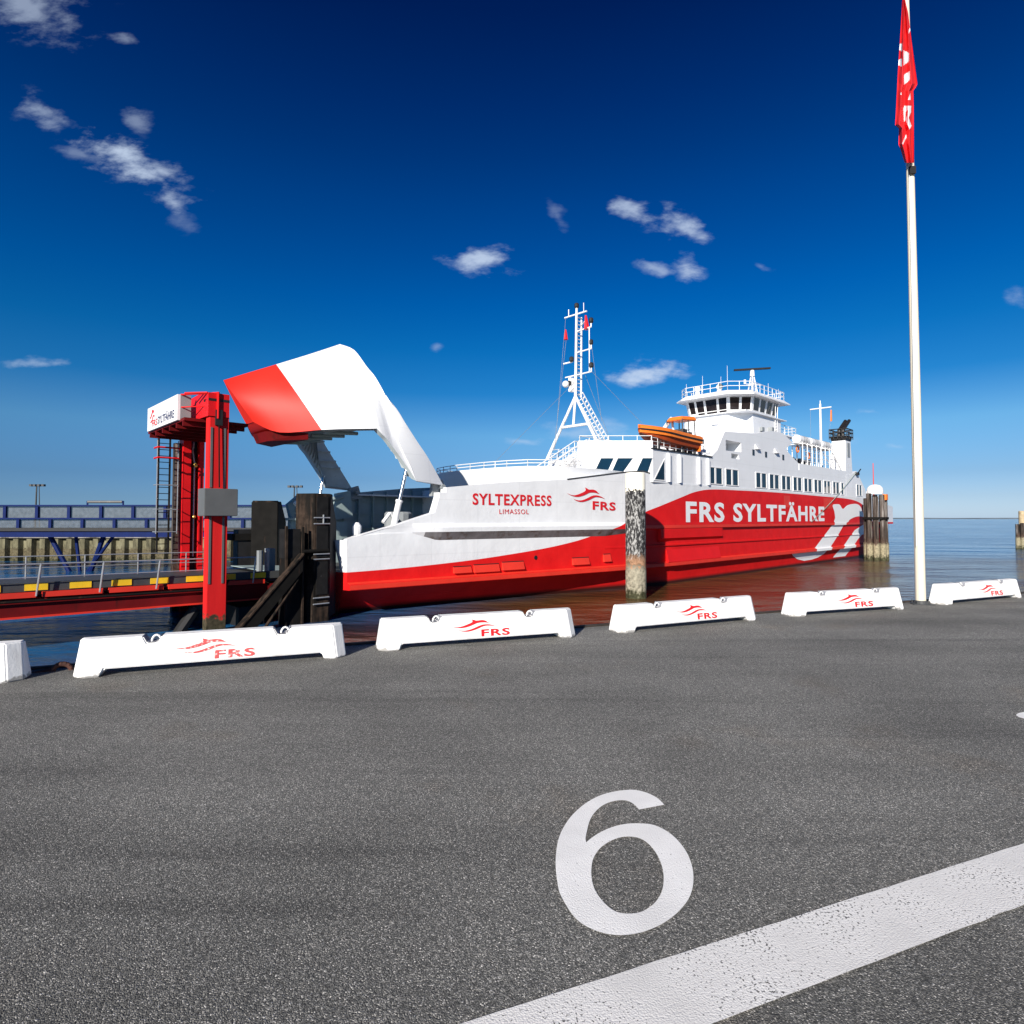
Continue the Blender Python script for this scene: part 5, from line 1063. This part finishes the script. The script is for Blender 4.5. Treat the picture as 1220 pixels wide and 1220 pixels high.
# ------------------------------------------------------------------ piles beside the ferry
pp = ray(757, 600); pp = pp * (39.2 / pp.y); rp_ = thing('mooring_pile', 'round steel mooring pile with flaking black and white paint, standing against the ferry\'s side', 'pile', (pp.x, pp.y, WL))
mb = MB(); mb.lathe([(.66, -2), (.66, 1.8), (.645, 1.85), (.645, 8.02), (.60, 8.08), (.02, 8.1)], n=28); mb.build('shaft', M['flake'], rp_, smooth=50)
cl = thing('pile_cluster', 'cluster of weathered timber piles under a white domed cap by the ferry\'s stern', 'pile', sp_(19.5, 10.6, 0), SROT)
rg = random.Random(3)
for k in range(9):
    a_ = k * 2 * math.pi / 8; r_ = 0 if k == 8 else 1.0; x, y = r_ * math.cos(a_ + .3), r_ * math.sin(a_ + .3); hh = 8.0 + rg.uniform(-.35, .35)
    mb = MB(); mb.lathe([(.36, -2), (.36, 2.1), (.31, 2.2), (.29, hh - .05), (.25, hh)], x, y, 14); mb.build('timber', M['timber'], cl, smooth=50)
mb = MB(); mb.lathe([(.86, 8.15), (.9, 8.5), (.85, 8.9), (.62, 9.2), (.25, 9.34), (.01, 9.36)], n=20); mb.build('dome_cap', M['white_steel'], cl, smooth=50)
mb = MB(); mb.lathe([(1.42, 5.0), (1.42, 5.3)], n=16); mb.build('binding', M['blacksteel'], cl)
mb = MB(); mb.box(-.2, .5, .95, 1.35, 7.4, 8.1); mb.build('fender_block', M['orange'], cl)
cl2 = thing('pile_cluster', 'group of dark timber piles at the right edge of the photo, out in the water', 'pile', (85.1, 101, WL), 0)
for x, y, hh, r_ in ((-.95, -.3, 4.2, .32), (-.3, -.5, 4.4, .32), (.4, -.3, 4.3, .32), (.9, .2, 4.1, .32)):
    mb = MB(); mb.lathe([(r_ + .04, -2), (r_ + .03, 1.6), (r_, 1.8), (r_ * .95, hh)], x, y, 12); mb.build('timber', M['timber'], cl2, smooth=50)
mb = MB(); mb.lathe([(.5, -2), (.48, 6.3), (.4, 6.4)], .35, .3, 14); mb.build('mooring_post', mat('tan_post', (.42, .33, .20), .8, .3, 2, dirt=(.1, .08, .05), dscale=1.5, dth=.55, streak=1), cl2, smooth=50)

# steel dolphins at the bow
def dolphin(label, plan, ztop, group, plates=True):
    c = sp_(0, 0, 0); t = thing('steel_dolphin', label, 'dolphin', SO, SROT, group)
    mb = MB(); n_ = len(plan); mb.loft([[(a, b, -3) for a, b in plan], [(a, b, ztop) for a, b in plan]]); mb.build('pile_box', M['brownsteel'], t, bevel=.03)
    return t
d2 = dolphin('tall near steel fender dolphin with scuffed black plates, right beside the bow visor', [(91.0, 4.05), (90.45, 4.95), (89.6, 4.95), (89.1, 4.25), (89.5, 3.75)], 6.36, None)
mb = MB()
for z0, z1 in ((4.95, 6.2), (3.2, 4.75), (1.35, 3.0)): mb.box(89.72, 90.32, 4.95, 5.0, z0, z1)
mb.build('fender_plate', M['scuffed'], d2)
mb = MB(); mb.loft([[(89.66, 4.97, z), (88.9, 4.25 - .0, z), (88.75, 4.0, z), (89.2, 3.7, z)] for z in (.2, 4.9)] + [[(89.66, 4.97, 6.25), (89.25, 4.5, 6.25), (89.1, 4.1, 6.25), (89.3, 3.8, 6.25)]]); mb.build('rubber_fender', M['black'], d2)
mb = MB()
for z in (.9, 1.2, 3.1, 3.35, 4.85, 5.15): mb.tube((89.66, 5.06, z), (90.5, 5.06, z), .035, n=6)
mb.tube((90.0, 5.05, 4.85), (90.0, 5.05, 5.3), .04); mb.build('rung', M['galv'], d2)
d1 = dolphin('dark steel fender dolphin with a cut-away top, behind the ramp railings', [(90.05, -4.1), (88.8, -3.2), (88.5, -3.9), (89.0, -4.6)], 6.2, None)
mb = MB(); mb.loft([[(90.08, -4.08, z), (88.82, -3.16, z), (88.9, -3.1, z), (90.1, -4.0, z)] for z in (.5, 6.1)]); mb.build('fender_plate', M['blacksteel'], d1)
mb = MB(); mb.loft([[(88.82, -3.16, z), (88.1, -3.7 , z), (88.3, -4.1, z), (88.7, -3.9, z)] for z in (.5, 4.9)] + [[(88.82, -3.16, 6.15), (88.55, -3.4, 6.15), (88.5, -3.7, 6.15), (88.7, -3.9, 6.15)]]); mb.build('rubber_fender', M['black'], d1)
t = thing('braced_dolphin', 'short dark steel post with a raking rusty brace, right of the red gantry', 'dolphin', SO, SROT)
mb = MB(); mb.box(91.02, 91.85, 4.2, 4.95, -3, 3.2); mb.build('post', M['blacksteel'], t)
mb = MB(); mb.box(91.1, 91.9, 4.3, 4.9, 3.2, 4.6); mb.build('post_head', M['scuffed'], t)
mb = MB()
for a in (91.02, 91.84): mb.box(a - .05, a + .05, 4.9, 5.03, -2, 4.75 if a > 91.5 else 4.7)
mb.build('edge_beam', M['brownsteel'], t)
mb = MB(); mb.loft([[(91.2, b, z) for b, z in ((4.98, 2.6), (5.4, 2.6), (5.4, 3.35), (4.98, 3.35))], [(95.0, b, z) for b, z in ((4.98, -1.7), (5.4, -1.7), (5.4, -.8), (4.98, -.8))]]); mb.build('raking_brace', M['blacksteel'], t)
mb = MB(); mb.loft([[(91.18, b, z) for b, z in ((4.96, 3.35), (5.45, 3.35), (5.45, 3.44), (4.96, 3.44))], [(95.0, b, z) for b, z in ((4.96, -.8), (5.45, -.8), (5.45, -.7), (4.96, -.7))]])
mb.tube((91.4, 5.3, 2.2), (94.2, 5.3, -1.6), .07); mb.build('brace_flange', M['brownsteel'], t)
mb = MB(); mb.box(91.0, 89.7, 4.75, 4.9, 3.45, 3.6); mb.tube((91.0, 5.0, 3.5), (89.7, 5.0, 3.5), .09); mb.build('tie_bar', M['blacksteel'], t)
t = thing('support_frame', 'black square support frame behind the ramp, between the red gantry and the cut-away dolphin', 'dolphin', SO, SROT)
mb = MB(); mb.box(89.85, 90.75, -5.1, -4.4, -3, 4.45); mb.build('post', M['black'], t)
mb = MB(); mb.box(89.5, 91.1, -5.2, -4.3, 3.8, 4.2); mb.build('crosshead', M['blacksteel'], t)

# ------------------------------------------------------------------ link span (vehicle ramp) and lifting gantry
ls = thing('link_span', 'red steel vehicle ramp with yellow and black kerb leading to the ferry\'s bow', 'ramp', SO, SROT)
def lz(a): return 2.13 + (a - 93) * .012
mb = MB()
LA, LB_ = 91.2, 124.0
for b0_, b1_ in ((3.1, 3.5), (-3.5, -3.1)):
    mb.loft([[(a, b, z) for b, z in ((b0_, lz(a) - .88), (b1_, lz(a) - .88), (b1_, lz(a) - .2), (b0_, lz(a) - .2))] for a in (LA, LB_)])
mb.build('girder', M['dark_red'], ls)
mb = MB()
for a in [92.3 + 2.2 * k for k in range(14)]: mb.loft([[(a + 2.0 - d_, b, lz(a + 2.0 - d_) + z) for b, z in ((3.3, -.16), (3.62, -.16), (3.62, .04), (3.3, .04))] for d_ in (2.0, 0)])
mb.loft([[(a, b, lz(a) + z) for b, z in ((3.5, -.94), (3.58, -.94), (3.58, -.87), (3.5, -.87))] for a in (LA, LB_)])
mb.build('kerb_plate', M['orange_red'], ls)
mb = MB(); mb.loft([[(a, b, lz(a) + z) for b, z in ((-3.4, -.1), (3.28, -.1), (3.28, .05), (-3.4, .05))] for a in (LA, LB_)]); mb.loft([[(a, b, lz(a) + z) for b, z in ((3.15, .06), (3.45, .06), (3.45, .40), (3.15, .40))] for a in (LA, LB_)]); mb.build('deck', M['darkgrey'], ls)
mb = MB()
for k in range(22):
    a = 92.2 + 1.42 * k; mb.loft([[(x, b, lz(x) + z) for b, z in ((3.44, .10), (3.48, .10), (3.48, .36), (3.44, .36))] for x in (a, a + .72)])
mb.build('hazard_marking', M['yellow'], ls)
mb = MB(); mb.path([(a, 3.66, lz(a) - .28) for a in (94.2, 124)], .05); mb.path([(94.2, 3.66, lz(94.2) - .28), (94.0, 3.66, lz(94) + .1)], .05); mb.build('service_pipe', M['blacksteel'], ls)
mb = MB()
for k in range(16):
    a = 92.9 + 2.05 * k; mb.tube((a, 3.7, lz(a) - .1), (a - .12, 3.72, lz(a) + 1.15), .035, n=6)
mb.path([(a, 3.72, lz(a) + 1.13) for a in (92.8, 124)], .03); mb.path([(a, 3.71, lz(a) + .62) for a in (92.8, 124)], .022)
for k in range(14):
    a = 93.9 + 2.3 * k; mb.tube((a, -3.2, lz(a)), (a, -3.2, lz(a) + 1.1), .03, n=6)
mb.path([(a, -3.2, lz(a) + 1.1) for a in (92.8, 124)], .028); mb.path([(a, -3.2, lz(a) + .55) for a in (92.8, 124)], .022); mb.build('handrail', M['galv'], ls)
mb = MB(); mb.box(92.3, 93.5, -3.6, 3.6, -3, .9); mb.tube((96.2, 3.0, -.5), (95.2, 3.0, 1.0), .25); mb.build('end_float', M['black'], ls)
mb = MB(); mb.box(91.5, 91.8, 2.3, 2.9, 2.2, 3.6); mb.box(92.0, 92.2, 2.3, 2.6, 2.2, 3.5); mb.build('control_post', M['lightgrey'], ls)

ga = thing('lifting_gantry', 'red steel ramp gantry with two columns, high platform and white sign panel', 'gantry', SO, SROT)
def column_near():
    mb = MB(); mb.box(94.38, 95.2, 3.95, 4.5, -3, 10.4); c_ = mb.build('column', M['tower_red'], ga, bevel=.02)
    mb = MB()
    for a in (94.52, 95.08): mb.box(a, a + .09, 4.5, 4.53, 2.2, 5.2); mb.box(a, a + .09, 4.5, 4.53, 6.5, 9.2)
    mb.build('guide_rail', M['grey'], c_); mb = MB(); mb.path([(94.85, 4.6, 9.3), (94.8, 4.62, 6.5)], .03); mb.build('lifting_cable', M['blacksteel'], c_)
    mb = MB(); mb.box(94.4, 95.3, 3.9, 4.56, 10.38, 10.5); mb.box(94.7, 95.0, 4.5, 4.62, 9.3, 10.0); mb.build('sheave_housing', M['black'], c_)
column_near()
mb = MB(); mb.box(93.0, 93.25, -4.2, -3.4, -3, 10.2); mb.box(93.68, 94.08, -4.2, -3.4, -3, 10.2); mb.box(93.25, 93.68, -4.2, -3.95, -3, 10.2)
c_ = mb.build('column', M['crimson'], ga)
mb = MB(); mb.box(93.26, 93.67, -3.94, -3.86, 1, 10.1); mb.build('channel_lining', M['black'], c_)
mb = MB(); mb.path([(93.5, -3.6, 9.4), (93.55, -3.6, 8.9), (93.45, -3.6, 8.2), (93.45, -3.6, 3.0)], .05); mb.build('lifting_cable', M['galv'], c_)
mb = MB(); mb.ball((93.42, -3.5, 8.1), .13); mb.ball((93.45, -3.5, 5.2), .1); mb.build('cable_end', M['brass'], c_)
mb = MB(); mb.box(94.12, 94.42, -4.1, -3.7, -2, 9.3); mb.build('timber_fender', M['timber'], ga)
mb = MB(); mb.loft([[(94.4, b, z) for b, z in ((-4.2, 9.7), (4.55, 9.7), (4.55, 10.75), (3.4, 10.85), (-4.0, 10.6))], [(95.3, b, z) for b, z in ((-4.2, 9.7), (4.55, 9.7), (4.55, 10.75), (3.4, 10.85), (-4.0, 10.6))]]); mb.build('crossbeam', M['crimson'], ga)
mb = MB(); mb.box(93.2, 96.0, -2.6, 3.6, 9.52, 9.66)
for b in (-2.3, -1.2, 0, 1.2, 2.3, 3.3): mb.box(93.3, 96.0, b, b + .12, 9.3, 9.52)
mb.build('platform', M['dark_red'], ga)
mb = MB(); mb.box(96.0, 96.12, -2.25, 2.95, 9.6, 10.78); sg_ = mb.build('sign_panel', M['white_steel'], ga); mb = MB(); mb.box(95.55, 96.0, 2.88, 2.95, 9.6, 10.78); mb.build('sign_return', M['lightgrey'], sg_)
flat_build('sign_lettering', text_shape('FRS', .95, .34, .02, 1.05), lambda x, y: (96.13, -1.35 + x, 9.74 + y), M['logo_red'], sg_)
flat_build('sign_name', text_shape('SYLTFÄHRE', 2.75, .46, .02, 1.05), lambda x, y: (96.13, -.3 + x, 9.76 + y), M['letter_blue'], sg_)
mbx = MB(); mbx.add([(96.13, -1.95 + x * 1.5, 9.62 + y * 1.05) for x, y in DOLPHIN[0]], DOLPHIN[1]); mbx.add([(96.13, -1.95 + x * 1.5, 9.62 + y * 1.05) for x, y in WAVE[0]], WAVE[1]); mbx.build('sign_emblem', M['logo_red'], sg_)
mb = MB(); mb.path([(95.98, 3.55, 10.75), (95.3, 4.4, 10.75)], .05); mb.path([(95.98, 2.9, 10.78), (94.9, 4.55, 10.78)], .04); mb.path([(95.98, 2.9, 10.2), (94.9, 4.55, 10.2)], .03); mb.tube((94.9, 4.6, 9.6), (94.9, 4.6, 10.8), .06); mb.build('guard_rail', M['red'], ga)
mb = MB(); mb.box(94.1, 95.5, 4.0, 4.95, 5.22, 6.44); mb.build('counterweight', M['grey'], ga, bevel=.02)
mb = MB(); mb.path([(95.3, -3.4, 3.2), (95.3, -3.4, 9.5)], .05); mb.path([(94.75, -3.4, 3.2), (94.75, -3.4, 9.5)], .05)
for k in range(18): mb.tube((95.3, -3.4, 3.4 + .34 * k), (94.75, -3.4, 3.4 + .34 * k), .022, n=5)
ld = mb.build('ladder', M['blacksteel'], ga); mb = MB()
for z in (8.9, 8.35): mb = MB(); mb.path([(95.5, -3.4, z), (95.5, -2.7, z), (94.5, -2.7, z), (94.3, -3.4, z)], .05); mb.build('ladder_hoop', M['red'], ld, split=False)
mb = MB()
for z in (6.9, 5.6, 4.4): mb.path([(95.5, -3.4, z), (95.5, -2.8, z), (94.5, -2.8, z), (94.3, -3.4, z)], .03)
mb.path([(95.5, -2.8, 9.3), (95.5, -2.8, 4.3)], .025); mb.path([(94.5, -2.8, 9.3), (94.5, -2.8, 4.3)], .025); mb.build('ladder_cage', M['galv'], ld)

# ------------------------------------------------------------------ blue bridge, sheet-pile quay and lamps beyond
bb = thing('steel_bridge', 'long blue steel bridge with grey railing panels, across the water behind the gantry', 'bridge', (-40, 58, 0))
x0, x1 = -45, 27
mb = MB(); mb.box(x0, x1, -.4, 2.4, -.15, .42); mb.build('deck_girder', M['blue'], bb)
mb = MB(); mb.box(x0, x1, -.6, 2.5, .42, .72); mb.build('deck_edge', M['black'], bb)
mb = MB()
for k in range(24):
    x = x0 + 3.05 * k; mb.box(x, x + .28, -.55, -.35, 1.62, 2.85); mb.box(x + 1.3, x + 1.58, -.55, -.35, .72, 1.62)
for z in (2.85, 1.62): mb.box(x0, x1, -.6, -.42, z - .07, z + .07)
for k in (0, 1): 
    xs = -.5 + k * 19.5; mb.box(xs, xs + .12, -.5, -.4, 2.9, 3.3); mb.box(xs + 3.4, xs + 3.52, -.5, -.4, 2.9, 3.3)
mb.build('railing', M['blue'], bb)
mb = MB(); mb.box(x0, x1, -.34, -.30, .74, 1.55); mb.box(x0, x1, -.34, -.30, 1.69, 2.78); mb.build('railing_panel', M['panel'], bb)
mb = MB()
for k in (0, 1): xs = -.5 + k * 19.5; mb.tube((xs + .1, -.45, 3.2), (xs + 3.4, -.45, 3.2), .13)
mb.build('light_bar', M['grey'], bb)
mb = MB(); mb.path([(x0, -1.0, -.22), (x1 - 46, -1.0, -.12)], .05); mb.path([(x0, -1.0, -.72), (x1 - 46, -1.0, -.62)], .05)
for k in range(13): x = x0 + 2.0 * k; mb.tube((x, -1.0, -.7), (x + 1.0, -1.0, -.2), .035)
mb.build('service_gangway', M['galv'], bb)
mb = MB()
for dx in (-4.2, 1.0):
    for y in (1,): mb.tube((dx * .15 - 1.6, y, -5), (dx - .4 - .4 , y, -.1), .22); mb.tube((-1.9 + dx * .1, y, -5), (-dx * .7 - 1.8, y, -.1), .15)
mb.build('trestle', M['blue'], bb)
sw = MB(); prof = []; x = -120.0
while x < -8:
    prof += [(x, 73.4), (x + .5, 73.4), (x + .75, 72.9), (x + 1.35, 72.9)]; x += 1.6
sw.grid([[(a, b, -5) for a, b in prof], [(a, b, -1.5) for a, b in prof], [(a, b, -.72) for a, b in prof]])
tt = thing('sheet_pile_wall', 'mossy concrete-coloured sheet pile wall along the far side of the basin', 'wall', (-40, 73, WL))
o = sw.build('piling', M['sheet'], tt); 
for v in o.data.vertices: v.co.x += 40; v.co.y -= 73; v.co.z -= WL
mb = MB(); mb.box(-80, 32, -.3, 1.2, 2.78, 3.0); mb.build('coping', M['concrete'], tt)
mb = MB(); mb.box(-160, -7.9, 73.6, 110, -6, -.55); struct(mb.build('far_quay', M['concrete']))
def lamp(x, y, h, label):
    t = thing('lamp_mast', label, 'lamp mast', (x, y, -.55)); mb = MB(); mb.tube((-.25, 0, 0), (-.15, 0, h), .16, .10); mb.tube((.55, 0, 0), (.25, 0, h), .10, .06); mb.build('mast', M['darkgrey'], t)
    mb = MB(); mb.tube((-1.1, 0, h), (1.1, 0, h), .07)
    for k in (-1, -.4, .3, 1): mb.box(k - .2, k + .2, -.3, .2, h - .1, h + .25)
    mb.build('floodlight_bar', M['darkgrey'], t)
lamp(-78.6, 100, 7.6, 'thin twin-legged floodlight mast behind the blue bridge at far left'); lamp(-35.9, 100, 7.4, 'thin floodlight mast behind the blue bridge, between gantry and bow')
